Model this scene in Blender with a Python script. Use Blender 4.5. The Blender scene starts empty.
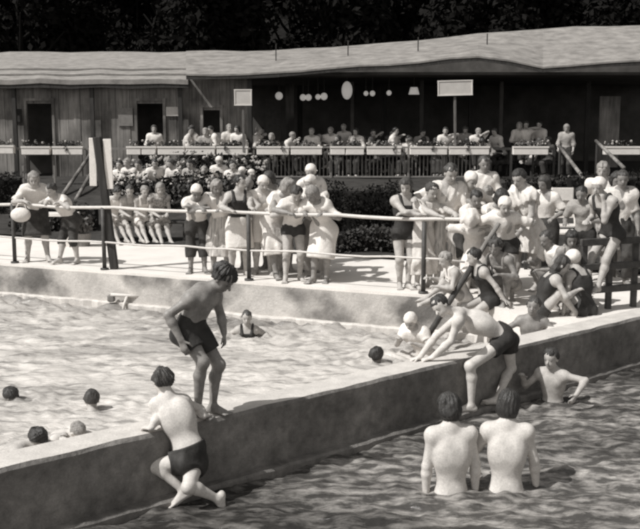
import bpy, math, random
import numpy as np
from mathutils import Vector

random.seed(7)
RNG = np.random.default_rng(11)
SC = bpy.context.scene
COL = SC.collection

# ------------------------------------------------------------------ camera maths
CAMZ = 2.5
FPX = 1000.0
PITCH = math.atan((264.5 - 115.0) / FPX)
FWD = np.array([0, math.cos(PITCH), -math.sin(PITCH)])
UPV = np.array([0, math.sin(PITCH), math.cos(PITCH)])
EYE = np.array([0, 0, CAMZ])

def ray(px, py):
    return FWD * FPX + np.array([1.0, 0, 0]) * (px - 320.0) + UPV * (264.5 - py)

def G(px, py, z=0.0):
    r = ray(px, py)
    return EYE + r * ((z - CAMZ) / r[2])

def D(px, py, Y):
    r = ray(px, py)
    return EYE + r * (Y / r[1])

def Xat(px, Y):
    return D(px, 150, Y)[0]

# ------------------------------------------------------------------ materials
def col(v):
    if isinstance(v, tuple):
        return v
    return (v, v * 0.951, v * 0.896, 1)

MATS = {}

def mat(name, v, rough=0.8, var=0.25, scale=8.0, bump=0.15, bscale=40.0, dist=0.01, spec=0.3, v2=None, detail=6.0,
        streak=None, stretch=None, tone=False, coat=0.0, emit=None, grain=.16):
    if name in MATS:
        return MATS[name]
    m = bpy.data.materials.new(name)
    m.use_nodes = True
    nt = m.node_tree
    nt.nodes.clear()
    out = nt.nodes.new('ShaderNodeOutputMaterial')
    b = nt.nodes.new('ShaderNodeBsdfPrincipled')
    nt.links.new(b.outputs[0], out.inputs[0])
    b.inputs['Roughness'].default_value = rough
    b.inputs['Specular IOR Level'].default_value = spec
    if coat:
        b.inputs['Coat Weight'].default_value = coat
        b.inputs['Coat Roughness'].default_value = .25
    tc = nt.nodes.new('ShaderNodeTexCoord')
    mp = nt.nodes.new('ShaderNodeMapping')
    nt.links.new(tc.outputs['Object'], mp.inputs[0])
    if stretch:
        mp.inputs['Scale'].default_value = stretch
    n = nt.nodes.new('ShaderNodeTexNoise')
    n.inputs['Scale'].default_value = scale
    n.inputs['Detail'].default_value = detail
    n.inputs['Roughness'].default_value = 0.62
    nt.links.new(mp.outputs[0], n.inputs['Vector'])
    rp = nt.nodes.new('ShaderNodeValToRGB')
    rp.color_ramp.elements[0].position = 0.3
    rp.color_ramp.elements[1].position = 0.7
    lo = v2 if v2 is not None else v * (1 - var)
    hi = v if v2 is not None else v * (1 + var)
    rp.color_ramp.elements[0].color = col(lo)
    rp.color_ramp.elements[1].color = col(hi)
    nt.links.new(n.outputs['Fac'], rp.inputs[0])
    last = rp.outputs[0]
    if streak:
        n3 = nt.nodes.new('ShaderNodeTexNoise')
        mp3 = nt.nodes.new('ShaderNodeMapping')
        mp3.inputs['Scale'].default_value = streak[0]
        nt.links.new(tc.outputs['Object'], mp3.inputs[0])
        nt.links.new(mp3.outputs[0], n3.inputs['Vector'])
        n3.inputs['Scale'].default_value = 1.0
        n3.inputs['Detail'].default_value = 5
        r3 = nt.nodes.new('ShaderNodeValToRGB')
        r3.color_ramp.elements[0].position = streak[2]
        r3.color_ramp.elements[1].position = streak[3]
        r3.color_ramp.elements[0].color = (streak[1],) * 3 + (1,)
        r3.color_ramp.elements[1].color = (1, 1, 1, 1)
        nt.links.new(n3.outputs['Fac'], r3.inputs[0])
        mx = nt.nodes.new('ShaderNodeMix')
        mx.data_type = 'RGBA'
        mx.blend_type = 'MULTIPLY'
        mx.inputs[0].default_value = 1.0
        nt.links.new(last, mx.inputs[6])
        nt.links.new(r3.outputs[0], mx.inputs[7])
        last = mx.outputs[2]
    if tone:
        at = nt.nodes.new('ShaderNodeAttribute')
        at.attribute_name = 'tone'
        mx = nt.nodes.new('ShaderNodeMix')
        mx.data_type = 'RGBA'
        mx.blend_type = 'MULTIPLY'
        mx.inputs[0].default_value = 1.0
        nt.links.new(last, mx.inputs[6])
        nt.links.new(at.outputs['Color'], mx.inputs[7])
        last = mx.outputs[2]
    # fine-grained mottling of the surface
    ng = nt.nodes.new('ShaderNodeTexNoise')
    ng.inputs['Scale'].default_value = 75.0
    ng.inputs['Detail'].default_value = 3
    ng.inputs['Roughness'].default_value = .8
    nt.links.new(tc.outputs['Object'], ng.inputs['Vector'])
    mr = nt.nodes.new('ShaderNodeMapRange')
    mr.inputs['From Min'].default_value = .3; mr.inputs['From Max'].default_value = .7
    mr.inputs['To Min'].default_value = 1 - grain; mr.inputs['To Max'].default_value = 1 + grain
    nt.links.new(ng.outputs['Fac'], mr.inputs['Value'])
    mg = nt.nodes.new('ShaderNodeMix'); mg.data_type = 'RGBA'; mg.blend_type = 'MULTIPLY'; mg.inputs[0].default_value = 1.0
    nt.links.new(last, mg.inputs[6]); nt.links.new(mr.outputs[0], mg.inputs[7])
    last = mg.outputs[2]
    nt.links.new(last, b.inputs['Base Color'])
    if bump:
        n2 = nt.nodes.new('ShaderNodeTexNoise')
        n2.inputs['Scale'].default_value = bscale
        n2.inputs['Detail'].default_value = 4
        nt.links.new(mp.outputs[0], n2.inputs['Vector'])
        bp = nt.nodes.new('ShaderNodeBump')
        bp.inputs['Strength'].default_value = bump
        bp.inputs['Distance'].default_value = dist
        nt.links.new(n2.outputs['Fac'], bp.inputs['Height'])
        nt.links.new(bp.outputs[0], b.inputs['Normal'])
    if emit:
        b.inputs['Emission Color'].default_value = col(1.0)
        b.inputs['Emission Strength'].default_value = emit
    MATS[name] = m
    return m

M_SKIN = {
    'pale': mat('skin_pale', 0.58, 0.7, 0.16, 13, 0.1, 60, 0.004, 0.35, tone=True),
    'fair': mat('skin_fair', 0.42, 0.65, 0.2, 13, 0.1, 60, 0.004, 0.4, tone=True),
    'tan': mat('skin_tan', 0.24, 0.55, 0.26, 13, 0.1, 60, 0.004, 0.45, tone=True),
    'brown': mat('skin_brown', 0.17, 0.42, 0.2, 9, 0.1, 60, 0.004, 0.5, tone=True),
}
M_HAIR = {
    'dark': mat('hair_dark', 0.036, 0.5, 0.5, 30, 0.6, 90, 0.01, 0.4, stretch=(1, 1, 0.35)),
    'brown': mat('hair_brown', 0.06, 0.55, 0.45, 30, 0.6, 90, 0.01, 0.35, stretch=(1, 1, 0.35)),
    'fair': mat('hair_fair', 0.26, 0.6, 0.35, 30, 0.6, 90, 0.01, 0.3, stretch=(1, 1, 0.35)),
}
M_CLOTH = {
    'white': mat('cloth_white', 0.70, 0.9, 0.10, 6, 0.5, 18, 0.02, 0.1),
    'cream': mat('cloth_cream', 0.62, 0.9, 0.12, 6, 0.5, 18, 0.03, 0.1),
    'grey': mat('cloth_grey', 0.33, 0.9, 0.18, 6, 0.5, 18, 0.03, 0.1),
    'dark': mat('cloth_dark', 0.055, 0.85, 0.4, 9, 0.3, 26, 0.02, 0.2),
    'black': mat('cloth_black', 0.038, 0.7, 0.4, 9, 0.3, 26, 0.02, 0.3),
    'stripe': mat('cloth_striped', 0.7, 0.9, 0.2, 26, 0.3, 22, 0.02, 0.1, v2=0.22, detail=2, stretch=(1, 1, 0.05)),
    'print': mat('cloth_printed', 0.5, 0.9, 0.2, 22, 0.3, 22, 0.02, 0.1, v2=0.10, detail=2),
}

# ------------------------------------------------------------------ object helpers
def tag(o, label=None, cat=None, group=None, kind=None):
    if label: o['label'] = label
    if cat: o['category'] = cat
    if group: o['group'] = group
    if kind: o['kind'] = kind
    return o

def empty(name, loc=(0, 0, 0), rz=0.0, label=None, cat=None, group=None):
    o = bpy.data.objects.new(name, None)
    o.empty_display_size = 0.2
    COL.objects.link(o)
    o.location = loc
    o.rotation_euler = (0, 0, rz)
    return tag(o, label, cat, group)

def mesh_obj(name, verts, faces, m, parent=None, smooth=False, tone=None):
    me = bpy.data.meshes.new(name)
    verts = np.asarray(verts, dtype=np.float32)
    if isinstance(faces, np.ndarray):
        nf, k = faces.shape
        me.vertices.add(len(verts))
        me.vertices.foreach_set('co', verts.ravel())
        me.loops.add(nf * k)
        me.loops.foreach_set('vertex_index', faces.astype(np.int32).ravel())
        me.polygons.add(nf)
        me.polygons.foreach_set('loop_start', np.arange(0, nf * k, k, dtype=np.int32))
        me.polygons.foreach_set('loop_total', np.full(nf, k, dtype=np.int32))
        me.update(calc_edges=True)
    else:
        me.from_pydata([tuple(map(float, v)) for v in verts], [], faces)
        me.update()
    me.materials.append(m)
    if smooth:
        me.polygons.foreach_set('use_smooth', np.ones(len(me.polygons), dtype=bool))
    if tone is not None:
        a = me.attributes.new('tone', 'FLOAT_COLOR', 'POINT')
        c = np.ones((len(verts), 4), dtype=np.float32)
        c[:, :3] = tone[:, None]
        a.data.foreach_set('color', c.ravel())
    o = bpy.data.objects.new(name, me)
    COL.objects.link(o)
    if parent:
        o.parent = parent
    return o

class MB:
    """collects shapes for ONE mesh object"""
    def __init__(s):
        s.v = []; s.f = []
    def add(s, vs, fs):
        n = len(s.v)
        s.v += [tuple(map(float, v)) for v in vs]
        s.f += [tuple(i + n for i in f) for f in fs]
        return s
    def box(s, c, sz, ax=None, bev=0.0):
        c = np.array(c, float); h = np.array(sz, float) / 2
        A = np.eye(3) if ax is None else np.array(ax, float)   # rows = axes
        if bev <= 0:
            vs = [c + A[0]*h[0]*x + A[1]*h[1]*y + A[2]*h[2]*z for z in (-1, 1) for y in (-1, 1) for x in (-1, 1)]
            s.add(vs, [(0,2,3,1),(4,5,7,6),(0,1,5,4),(2,6,7,3),(0,4,6,2),(1,3,7,5)])
            return s
        b = min(bev, *(h * 0.9))
        rings = []
        for zz, ins in ((-h[2], b), (-h[2]+b, 0), (h[2]-b, 0), (h[2], b)):
            X, Y = h[0]-ins, h[1]-ins
            rings.append([(-X+b,-Y),(X-b,-Y),(X,-Y+b),(X,Y-b),(X-b,Y),(-X+b,Y),(-X,Y-b),(-X,-Y+b)])
        vs = []
        for (zz, ins), r in zip(((-h[2], b), (-h[2]+b, 0), (h[2]-b, 0), (h[2], b)), rings):
            for x, y in r:
                vs.append(c + A[0]*x + A[1]*y + A[2]*zz)
        fs = [tuple(range(7, -1, -1)), tuple(range(24, 32))]
        for k in range(3):
            for i in range(8):
                j = (i+1) % 8
                fs.append((k*8+i, k*8+j, k*8+8+j, k*8+8+i))
        s.add(vs, fs)
        return s
    def beam(s, a, b, w, h, up=(0, 0, 1), bev=0.0):
        a = np.array(a, float); b = np.array(b, float)
        d = b - a; L = np.linalg.norm(d); d = d / L
        u = np.array(up, float); u = u - d * u.dot(d)
        if np.linalg.norm(u) < 1e-4:
            u = np.array([0, 1.0, 0]); u = u - d * u.dot(d)
        u /= np.linalg.norm(u)
        sd = np.cross(d, u)
        return s.box((a+b)/2, (L, w, h), (d, sd, u), bev)
    def tube(s, pts, r, n=10, caps=True):
        pts = [np.array(p, float) for p in pts]
        rs = r if hasattr(r, '__len__') else [r]*len(pts)
        rings = []
        ref = None
        for i, p in enumerate(pts):
            d = pts[min(i+1, len(pts)-1)] - pts[max(i-1, 0)]
            d /= np.linalg.norm(d)
            if ref is None:
                ref = np.array([0, 0, 1.0]) if abs(d[2]) < 0.9 else np.array([1.0, 0, 0])
            x = np.cross(d, ref); x /= np.linalg.norm(x)
            y = np.cross(d, x); ref = -y if False else ref
            rings.append([p + (x*math.cos(2*math.pi*k/n) + y*math.sin(2*math.pi*k/n))*rs[i] for k in range(n)])
        vs = [v for r_ in rings for v in r_]
        fs = []
        for i in range(len(pts)-1):
            for k in range(n):
                j = (k+1) % n
                fs.append((i*n+k, i*n+j, (i+1)*n+j, (i+1)*n+k))
        if caps:
            fs.append(tuple(range(n))[::-1]); fs.append(tuple(range((len(pts)-1)*n, len(pts)*n)))
        return s.add(vs, fs)
    def ball(s, c, r, n=10, m=7):
        c = np.array(c, float); r = np.array(r if hasattr(r, '__len__') else (r, r, r), float)
        vs = [c + r*np.array([0, 0, -1])]
        for i in range(1, m):
            t = math.pi*i/m - math.pi/2
            for k in range(n):
                p = 2*math.pi*k/n
                vs.append(c + r*np.array([math.cos(t)*math.cos(p), math.cos(t)*math.sin(p), math.sin(t)]))
        vs.append(c + r*np.array([0, 0, 1]))
        fs = [(0, 1+(k+1) % n, 1+k) for k in range(n)]
        for i in range(m-2):
            for k in range(n):
                j = (k+1) % n
                fs.append((1+i*n+k, 1+i*n+j, 1+(i+1)*n+j, 1+(i+1)*n+k))
        L = len(vs)-1
        fs += [(L, 1+(m-2)*n+k, 1+(m-2)*n+(k+1) % n) for k in range(n)]
        return s.add(vs, fs)
    def build(s, name, m, parent=None, smooth=False):
        return mesh_obj(name, s.v, s.f, m, parent, smooth)

# ------------------------------------------------------------------ implicit surfaces -> one continuous mesh
def nrm(v):
    v = np.asarray(v, float)
    return v / (np.linalg.norm(v) + 1e-12)

def V(*a):
    return np.array(a, float)

def cone(a, b, r1, r2, k=0.02, fd=None, flat=1.0, cut=None, sub=False):
    return dict(t='c', a=np.array(a, float), b=np.array(b, float), r1=r1, r2=r2, k=k, fd=fd, flat=flat, cut=cut, sub=sub)

def ell(c, ax, r, k=0.02, sub=False):
    return dict(t='e', c=np.array(c, float), ax=np.array(ax, float), r=np.array(r, float), k=k, sub=sub)

def evalfield(prims, vox, inflate=0.0, clips=(), noise=None):
    los, his = [], []
    for p in prims:
        if p['t'] == 'c':
            R = max(p['r1'], p['r2']) + inflate
            l = np.minimum(p['a'], p['b']) - R; h = np.maximum(p['a'], p['b']) + R
        else:
            R = np.sqrt(((p['ax'] * p['r'][:, None])**2).sum(0)) + inflate
            l = p['c'] - R; h = p['c'] + R
        p['lo'], p['hi'] = l, h
        if not p['sub']:
            los.append(l); his.append(h)
    lo = np.min(los, 0) - 3.3*vox; hi = np.max(his, 0) + 3.3*vox
    n = np.ceil((hi - lo)/vox).astype(int) + 1
    g = [(lo[i] + vox*np.arange(n[i])).astype(np.float32) for i in range(3)]
    F = np.full(n, 0.3, np.float32)
    for p in prims:
        m = p['k'] + 2.5*vox
        i0 = np.clip(np.floor((p['lo'] - m - lo)/vox).astype(int), 0, n)
        i1 = np.clip(np.ceil((p['hi'] + m - lo)/vox).astype(int) + 1, 0, n)
        if np.any(i1 <= i0):
            continue
        X = g[0][i0[0]:i1[0]][:, None, None]; Y = g[1][i0[1]:i1[1]][None, :, None]; Z = g[2][i0[2]:i1[2]][None, None, :]
        if p['t'] == 'c':
            a, b = p['a'], p['b']
            x, y, z = X - a[0], Y - a[1], Z - a[2]
            d = b - a
            fl = p['flat']
            if p['fd'] is not None and fl != 1.0:
                f = nrm(p['fd'])
                q = (x*f[0] + y*f[1] + z*f[2])*(1/fl - 1)
                x, y, z = x + f[0]*q, y + f[1]*q, z + f[2]*q
                d = d + f*d.dot(f)*(1/fl - 1)
            L2 = d.dot(d) + 1e-12
            t = np.clip((x*d[0] + y*d[1] + z*d[2])/L2, 0, 1)
            x2, y2, z2 = x - t*d[0], y - t*d[1], z - t*d[2]
            dd = np.sqrt(x2*x2 + y2*y2 + z2*z2) - (p['r1'] + (p['r2'] - p['r1'])*t)
            if fl != 1.0:
                dd = dd*(0.5 + 0.5*fl)
            dd = dd - inflate
            if p['cut'] is not None:
                o, nn = p['cut']
                dd = np.maximum(dd, (X - o[0])*nn[0] + (Y - o[1])*nn[1] + (Z - o[2])*nn[2])
        else:
            c, A, r = p['c'], p['ax'], p['r'] + inflate
            x, y, z = X - c[0], Y - c[1], Z - c[2]
            q = [(x*A[i][0] + y*A[i][1] + z*A[i][2])/r[i] for i in range(3)]
            k0 = np.sqrt(q[0]**2 + q[1]**2 + q[2]**2) + 1e-6
            k1 = np.sqrt((q[0]/r[0])**2 + (q[1]/r[1])**2 + (q[2]/r[2])**2) + 1e-6
            dd = k0*(k0 - 1)/k1
        S = F[i0[0]:i1[0], i0[1]:i1[1], i0[2]:i1[2]]
        k = max(p['k'], 1e-4)
        if p['sub']:
            dd = -dd
            h = np.maximum(k - np.abs(S - dd), 0)/k
            S[...] = np.maximum(S, dd) + h*h*k*0.25
        else:
            h = np.maximum(k - np.abs(S - dd), 0)/k
            S[...] = np.minimum(S, dd) - h*h*k*0.25
    if clips or noise:
        X = g[0][:, None, None]; Y = g[1][None, :, None]; Z = g[2][None, None, :]
        if noise:
            F = F + noise(X, Y, Z)
        for c in clips:
            F = np.maximum(F, c(X, Y, Z))
    F[0], F[-1] = 0.3, 0.3
    F[:, 0], F[:, -1] = 0.3, 0.3
    F[:, :, 0], F[:, :, -1] = 0.3, 0.3
    return F.astype(np.float32), lo

CORN = np.array([(i, j, k) for i in (0, 1) for j in (0, 1) for k in (0, 1)])
EDG = [(a, b) for a in range(8) for b in range(a+1, 8) if np.abs(CORN[a]-CORN[b]).sum() == 1]

def nets(F, lo, vox):
    ins = F < 0
    n = np.array(F.shape)
    cnt = np.zeros(n-1, np.int8)
    for c in CORN:
        cnt += ins[c[0]:n[0]-1+c[0], c[1]:n[1]-1+c[1], c[2]:n[2]-1+c[2]]
    act = np.argwhere((cnt > 0) & (cnt < 8))
    if len(act) == 0:
        return None, None
    idx = np.full(n-1, -1, np.int32)
    idx[act[:, 0], act[:, 1], act[:, 2]] = np.arange(len(act))
    val = np.stack([F[act[:, 0]+c[0], act[:, 1]+c[1], act[:, 2]+c[2]] for c in CORN], 1)
    s = np.zeros((len(act), 3)); w = np.zeros(len(act))
    for a, b in EDG:
        va, vb = val[:, a], val[:, b]
        m = (va < 0) != (vb < 0)
        t = np.where(m, va/np.where(m, va - vb, 1), 0)
        s += np.where(m[:, None], CORN[a] + t[:, None]*(CORN[b]-CORN[a]), 0)
        w += m
    P = lo + (act + s/w[:, None])*vox
    quads = []
    for ax in range(3):
        sl0 = [slice(None)]*3; sl1 = [slice(None)]*3
        sl0[ax] = slice(0, n[ax]-1); sl1[ax] = slice(1, n[ax])
        A, B = ins[tuple(sl0)], ins[tuple(sl1)]
        e = np.argwhere(A != B)
        e = e[np.all((e > 0) & (e < n-1), axis=1)]
        if len(e) == 0:
            continue
        u, v = (ax+1) % 3, (ax+2) % 3
        du = np.zeros(3, int); du[u] = 1
        dv = np.zeros(3, int); dv[v] = 1
        def gi(q):
            return idx[q[:, 0], q[:, 1], q[:, 2]]
        q = np.stack([gi(e-du-dv), gi(e-dv), gi(e), gi(e-du)], 1)
        flip = ~A[e[:, 0], e[:, 1], e[:, 2]]
        q[flip] = q[flip][:, ::-1]
        quads.append(q)
    Q = np.concatenate(quads)
    Q = Q[np.all(Q >= 0, axis=1)]
    return P, Q
# ------------------------------------------------------------------ people
def rotv(v, ax, ang):
    v = np.asarray(v, float); ax = nrm(ax)
    return v*math.cos(ang) + np.cross(ax, v)*math.sin(ang) + ax*ax.dot(v)*(1 - math.cos(ang))

def ik(a, t, l1, l2, hint):
    a = np.array(a, float); t = np.array(t, float)
    d = t - a; L = np.linalg.norm(d)
    Lm = (l1 + l2)*0.995
    if L > Lm:
        d = d*(Lm/L); t = a + d; L = Lm
    u = d/L
    x = (l1*l1 - l2*l2 + L*L)/(2*L)
    h = math.sqrt(max(l1*l1 - x*x, 1e-8))
    hv = np.array(hint, float); hv = hv - u*hv.dot(u)
    return a + u*x + nrm(hv)*h, t

def pose(H, lean=0, curl=0, side=0, twist=0, pel=(0, 0), pz=None, pyaw=0, headp=8, heady=0, headr=0, hands=None, elb=None, hd=None, feet=None,
         knee=None, toes=None, hh=None, pt=0, tl=1.0):
    """local frame: +Y = facing, +X = the person's right, Z up; metres"""
    r = math.radians
    pz = 0.512*H if pz is None else pz
    P = V(pel[0], pel[1], pz)
    def upv(a):
        return nrm(V(math.tan(r(side)), 0, 0) + V(0, math.sin(r(a)), math.cos(r(a))))
    up0 = upv(lean*0.6 + pt); up1 = upv(lean); up2 = upv(lean + curl)
    C = P + up1*0.165*H*tl
    N = C + up2*0.145*H*tl
    pf = rotv(nrm(np.cross(up0, V(1, 0, 0))), up0, -r(pyaw))
    cf = rotv(nrm(np.cross(up2, V(1, 0, 0))), up2, -r(twist))
    cs = np.cross(cf, up2)
    h = hh or (0.152*H if H < 1.6 else 0.142*H)
    hp, hy = r(headp), r(heady)
    Hf = V(math.sin(hy)*math.cos(hp), math.cos(hy)*math.cos(hp), -math.sin(hp))
    Hu = V(math.sin(hy)*math.sin(hp), math.cos(hy)*math.sin(hp), math.cos(hp))
    Hu = rotv(Hu, Hf, r(headr))
    Hd = N + up2*0.035*H + Hu*0.44*h + Hf*0.09*h
    sh = [N - up2*0.037*H + cs*0.096*H, N - up2*0.037*H - cs*0.096*H]
    ps = np.cross(pf, up0)
    hip = [P - up0*0.02*H + ps*0.054*H, P - up0*0.02*H - ps*0.054*H]
    hands = hands or [None, None]
    el, wr, hdv, hn = [], [], [], []
    for i in (0, 1):
        sx = 1 if i == 0 else -1
        t = hands[i]
        if t is None:
            t = sh[i] + V(sx*0.05*H, 0.03*H, -0.295*H)
        hint = (elb[i] if elb and elb[i] is not None else V(sx*0.5, -0.8, -0.3))
        e, w = ik(sh[i], t, 0.163*H, 0.14*H, hint)
        el.append(e); wr.append(w)
        d = nrm(hd[i]) if hd and hd[i] is not None else nrm(nrm(w - e) + V(0, 0.15, -0.05))
        hdv.append(d)
        q = V(-sx, 0, -0.15) if abs(d[0]) < 0.75 else V(0, -0.3, -1)
        if hands[i] is not None and abs(d[2]) < 0.6:
            q = V(0, 0, -1)
        hn.append(nrm(q - d*d.dot(q)))
    kn, an, to = [], [], []
    for i in (0, 1):
        sx = 1 if i == 0 else -1
        f = feet[i] if feet and feet[i] is not None else V(sx*0.07*H, 0, 0)
        f = V(*f) + V(0, 0, 0.042*H)
        hint = knee[i] if knee and knee[i] is not None else V(sx*0.15, 1, 0)
        k, a = ik(hip[i], f, 0.236*H, 0.226*H, hint)
        kn.append(k); an.append(a)
        to.append(nrm(toes[i]) if toes and toes[i] is not None else nrm(V(sx*0.25, 1, 0)))
    return dict(P=P, C=C, N=N, Hd=Hd, Hf=Hf, Hu=Hu, up0=up0, pf=pf, cf=cf, up2=up2, sh=sh, el=el, wr=wr, hd=hdv, hn=hn,
                hip=hip, kn=kn, an=an, toe=to, h=h)

def ortho(f, u):
    u = nrm(u); f = np.asarray(f, float); f = nrm(f - u*f.dot(u))
    return np.cross(f, u), f, u

def body_prims(J, H, b=1.0, fine=True, vox=0.012):
    ps, pf, pu = ortho(J['pf'], J['up0'])
    cs, cf, cu = ortho(J['cf'], J['up2'])
    hs, hf, hu = ortho(J['Hf'], J['Hu'])
    P, C, N, Hd, h = J['P'], J['C'], J['N'], J['Hd'], J['h']
    K = 0.05*H
    tor = []
    tor.append(ell(P + pu*0.012*H, [ps, pf, pu], V(.083*b, .064*b, .075)*H, K))
    tor.append(cone(P + pu*0.02*H, C - cu*0.01*H, .077*H*b, .080*H*b, K, (pf + cf)/2, .72))
    tor.append(ell(C + cu*0.035*H + cf*0.004*H, [cs, cf, cu], V(.093*b, .066*b, .112)*H, K))
    for i in (0, 1):
        tor.append(ell(J['hip'][i] - pf*0.032*H - pu*0.012*H, [ps, pf, pu], V(.05*b, .048*b, .054)*H, .02*H))
    for s in (1, -1):
        tor.append(ell(C + cu*0.062*H + cf*0.036*H + cs*s*0.04*H, [cs, cf, cu], V(.045, .026, .036)*H, .03*H))
        tor.append(ell(C + cu*0.055*H - cf*0.030*H + cs*s*0.042*H, [cs, cf, cu], V(.05, .036, .08)*H, .045*H))
    tor.append(cone(J['sh'][0], J['sh'][1], .031*H, .031*H, .045*H))
    for i in (0, 1):
        tor.append(cone(N + cu*0.012*H - cf*0.006*H, J['sh'][i], .028*H, .03*H, .035*H))
    nb = Hd - hu*0.25*h - hf*0.08*h
    neck = [cone(N - cu*0.01*H, nb, .036*H*b, .031*H*b, .022*H)]
    arms, hands = [], []
    for i in (0, 1):
        s, e, w = J['sh'][i], J['el'][i], J['wr'][i]
        a = [ell(s, np.eye(3), V(.0335, .0335, .036)*H*b, .04*H)]
        a.append(cone(s, e, .032*H*b, .0255*H*b, .02*H))
        m = e + (w - e)*0.3
        a.append(cone(e, m, .026*H*b, .028*H*b, .012*H))
        a.append(cone(m, w, .028*H*b, .0185*H*b, .012*H))
        arms.append(a)
        d = nrm(J['hd'][i]); q = J['hn'][i]; q = nrm(q - d*d.dot(q))
        th = np.cross(d, q)*(1 if i == 0 else -1)
        hand = [cone(w, w + d*.05*H, .018*H, .0235*H, .012*H, q, .5)]
        rf = max(.0056*H, vox*0.72)
        for j, (off, L) in enumerate(((.019, .038), (.0065, .046), (-.006, .043), (-.0185, .033))):
            p0 = w + d*.047*H + th*off*H*(1.1 if not fine else 1.0)
            p1 = p0 + (d*.9 + q*.25 + th*off*6*.12)*L*.55*H
            p2 = p1 + (d*.72 + q*.62)*L*.5*H
            hand.append(cone(p0, p1, rf, rf*.95, .003*H)); hand.append(cone(p1, p2, rf*.95, rf*.8, .003*H))
        t0 = w + d*.014*H + th*.014*H
        t1 = t0 + nrm(d*.6 + th*.75 + q*.25)*.03*H
        t2 = t1 + nrm(d*.9 + th*.3 + q*.3)*.024*H
        hand.append(cone(t0, t1, rf*1.3, rf*1.1, .005*H)); hand.append(cone(t1, t2, rf*1.1, rf*.85, .003*H))
        hands.append(hand)
    legs, feet = [], []
    for i in (0, 1):
        p, k, a, t = J['hip'][i], J['kn'][i], J['an'][i], nrm(J['toe'][i])
        kd = nrm(k - p); sd = nrm(a - k)
        back = -(kd - sd); back = nrm(back - sd*back.dot(sd)) if np.linalg.norm(kd - sd) > .15 else -nrm(t - sd*t.dot(sd))
        if back.dot(t) > 0.3: back = -back
        lg = [cone(p, k, .057*H*b, .036*H*b, .025*H)]
        lg.append(ell(k - back*.004*H, np.eye(3), V(.031, .031, .034)*H*b, .02*H))
        m = k + (a - k)*.3 + back*.013*H
        lg.append(cone(k, m, .033*H*b, .036*H*b, .02*H))
        lg.append(cone(m, a, .036*H*b, .0205*H*b, .015*H))
        legs.append(lg)
        u = -sd if abs(sd.dot(t)) < .8 else V(0, 0, 1)
        u = nrm(u - t*t.dot(u)); sdv = np.cross(t, u)
        heel = a - u*.022*H - t*.018*H
        ball = a - u*.029*H + t*.075*H
        ft = [ell(heel, [sdv, t, u], V(.02, .026, .022)*H, .015*H)]
        ft.append(cone(a, ball, .021*H, .0185*H, .02*H, sdv, 1.0))
        ft.append(cone(heel - u*.004*H, ball - u*.002*H, .018*H, .018*H, .012*H, u, .75))
        rt = max(.0072*H, vox*.72)
        for j in range(5):
            o = (j - 2)*.0105*H*(-1 if i == 0 else 1)
            L = (.034, .035, .031, .027, .022)[j]
            q0 = ball + sdv*o - u*.004*H
            ft.append(cone(q0, q0 + t*L*H - u*.003*H + sdv*o*.15, rt*1.1, rt*(1.15 if j == 0 else .9), .004*H))
        feet.append(ft)
    A = [hs, hf, hu]
    head = [ell(Hd + hu*.13*h - hf*.035*h, A, V(.335, .415, .365)*h, .03*h)]
    head.append(ell(Hd - hu*.16*h + hf*.11*h, A, V(.262, .27, .31)*h, .12*h))
    head.append(ell(Hd - hu*.40*h + hf*.235*h, A, V(.11, .10, .085)*h, .09*h))
    for s in (1, -1):
        head.append(ell(Hd + hs*s*.325*h - hf*.04*h - hu*.05*h, A, V(.045, .085, .12)*h, .02*h))
    head.append(cone(Hd + hu*.03*h + hf*.345*h, Hd - hu*.13*h + hf*.455*h, .035*h, .055*h, .04*h))
    if fine:
        for s in (1, -1):
            head.append(ell(Hd + hs*s*.15*h + hf*.40*h + hu*.01*h, A, V(.085, .06, .06)*h, .05*h, sub=True))
            head.append(ell(Hd + hs*s*.145*h + hf*.31*h + hu*.005*h, A, V(.06, .06, .05)*h, .01*h))
            head.append(cone(Hd + hs*s*.05*h + hf*.375*h + hu*.09*h, Hd + hs*s*.22*h + hf*.31*h + hu*.085*h, .028*h, .02*h, .03*h))
        head.append(ell(Hd - hu*.265*h + hf*.345*h, A, V(.11, .05, .022)*h, .015*h))
        head.append(ell(Hd - hu*.315*h + hf*.335*h, A, V(.09, .05, .026)*h, .015*h))
        head.append(ell(Hd - hu*.288*h + hf*.40*h, A, V(.10, .03, .008)*h, .008*h, sub=True))
    return dict(tor=tor, neck=neck, arms=arms, hands=hands, legs=legs, feet=feet, head=head, fr=(ps, pf, pu, cs, cf, cu, hs, hf, hu))

def skin_tone(verts, J, B):
    hs, hf, hu = B['fr'][6:]
    h = J['h']
    d = verts - J['Hd']
    x, y, z = d@hs/h, d@hf/h, d@hu/h
    t = np.ones(len(verts))
    face = (y > .12) & (np.abs(z) < .6) & (np.abs(x) < .4)
    for s in (1, -1):
        e = np.exp(-(((x - s*.148)/.07)**2 + ((z - .01)/.045)**2))
        br = np.exp(-(((x - s*.15)/.10)**2 + ((z - .12)/.03)**2))
        t -= face*(0.75*e + .5*br)
    lp = np.exp(-((x/.12)**2 + ((z + .29)/.045)**2))
    t -= face*.45*lp
    return np.clip(t, .1, 1)

def plane(o, n):
    o = np.asarray(o, float); n = nrm(n)
    return lambda X, Y, Z: ((X - o[0])*n[0] + (Y - o[1])*n[1] + (Z - o[2])*n[2]).astype(np.float32)

def folds(amp, seed, fr=1.0):
    r = random.Random(seed)
    ws = [(V(r.gauss(0, 1), r.gauss(0, 1), r.gauss(0, .45))*r.uniform(10, 32)*fr, r.uniform(0, 6.28), amp*r.uniform(.4, 1)) for _ in range(5)]
    def f(X, Y, Z):
        s = 0
        for w, p, a in ws:
            s = s + a*np.sin(X*w[0] + Y*w[1] + Z*w[2] + p)
        return s*0.6
    return f

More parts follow.
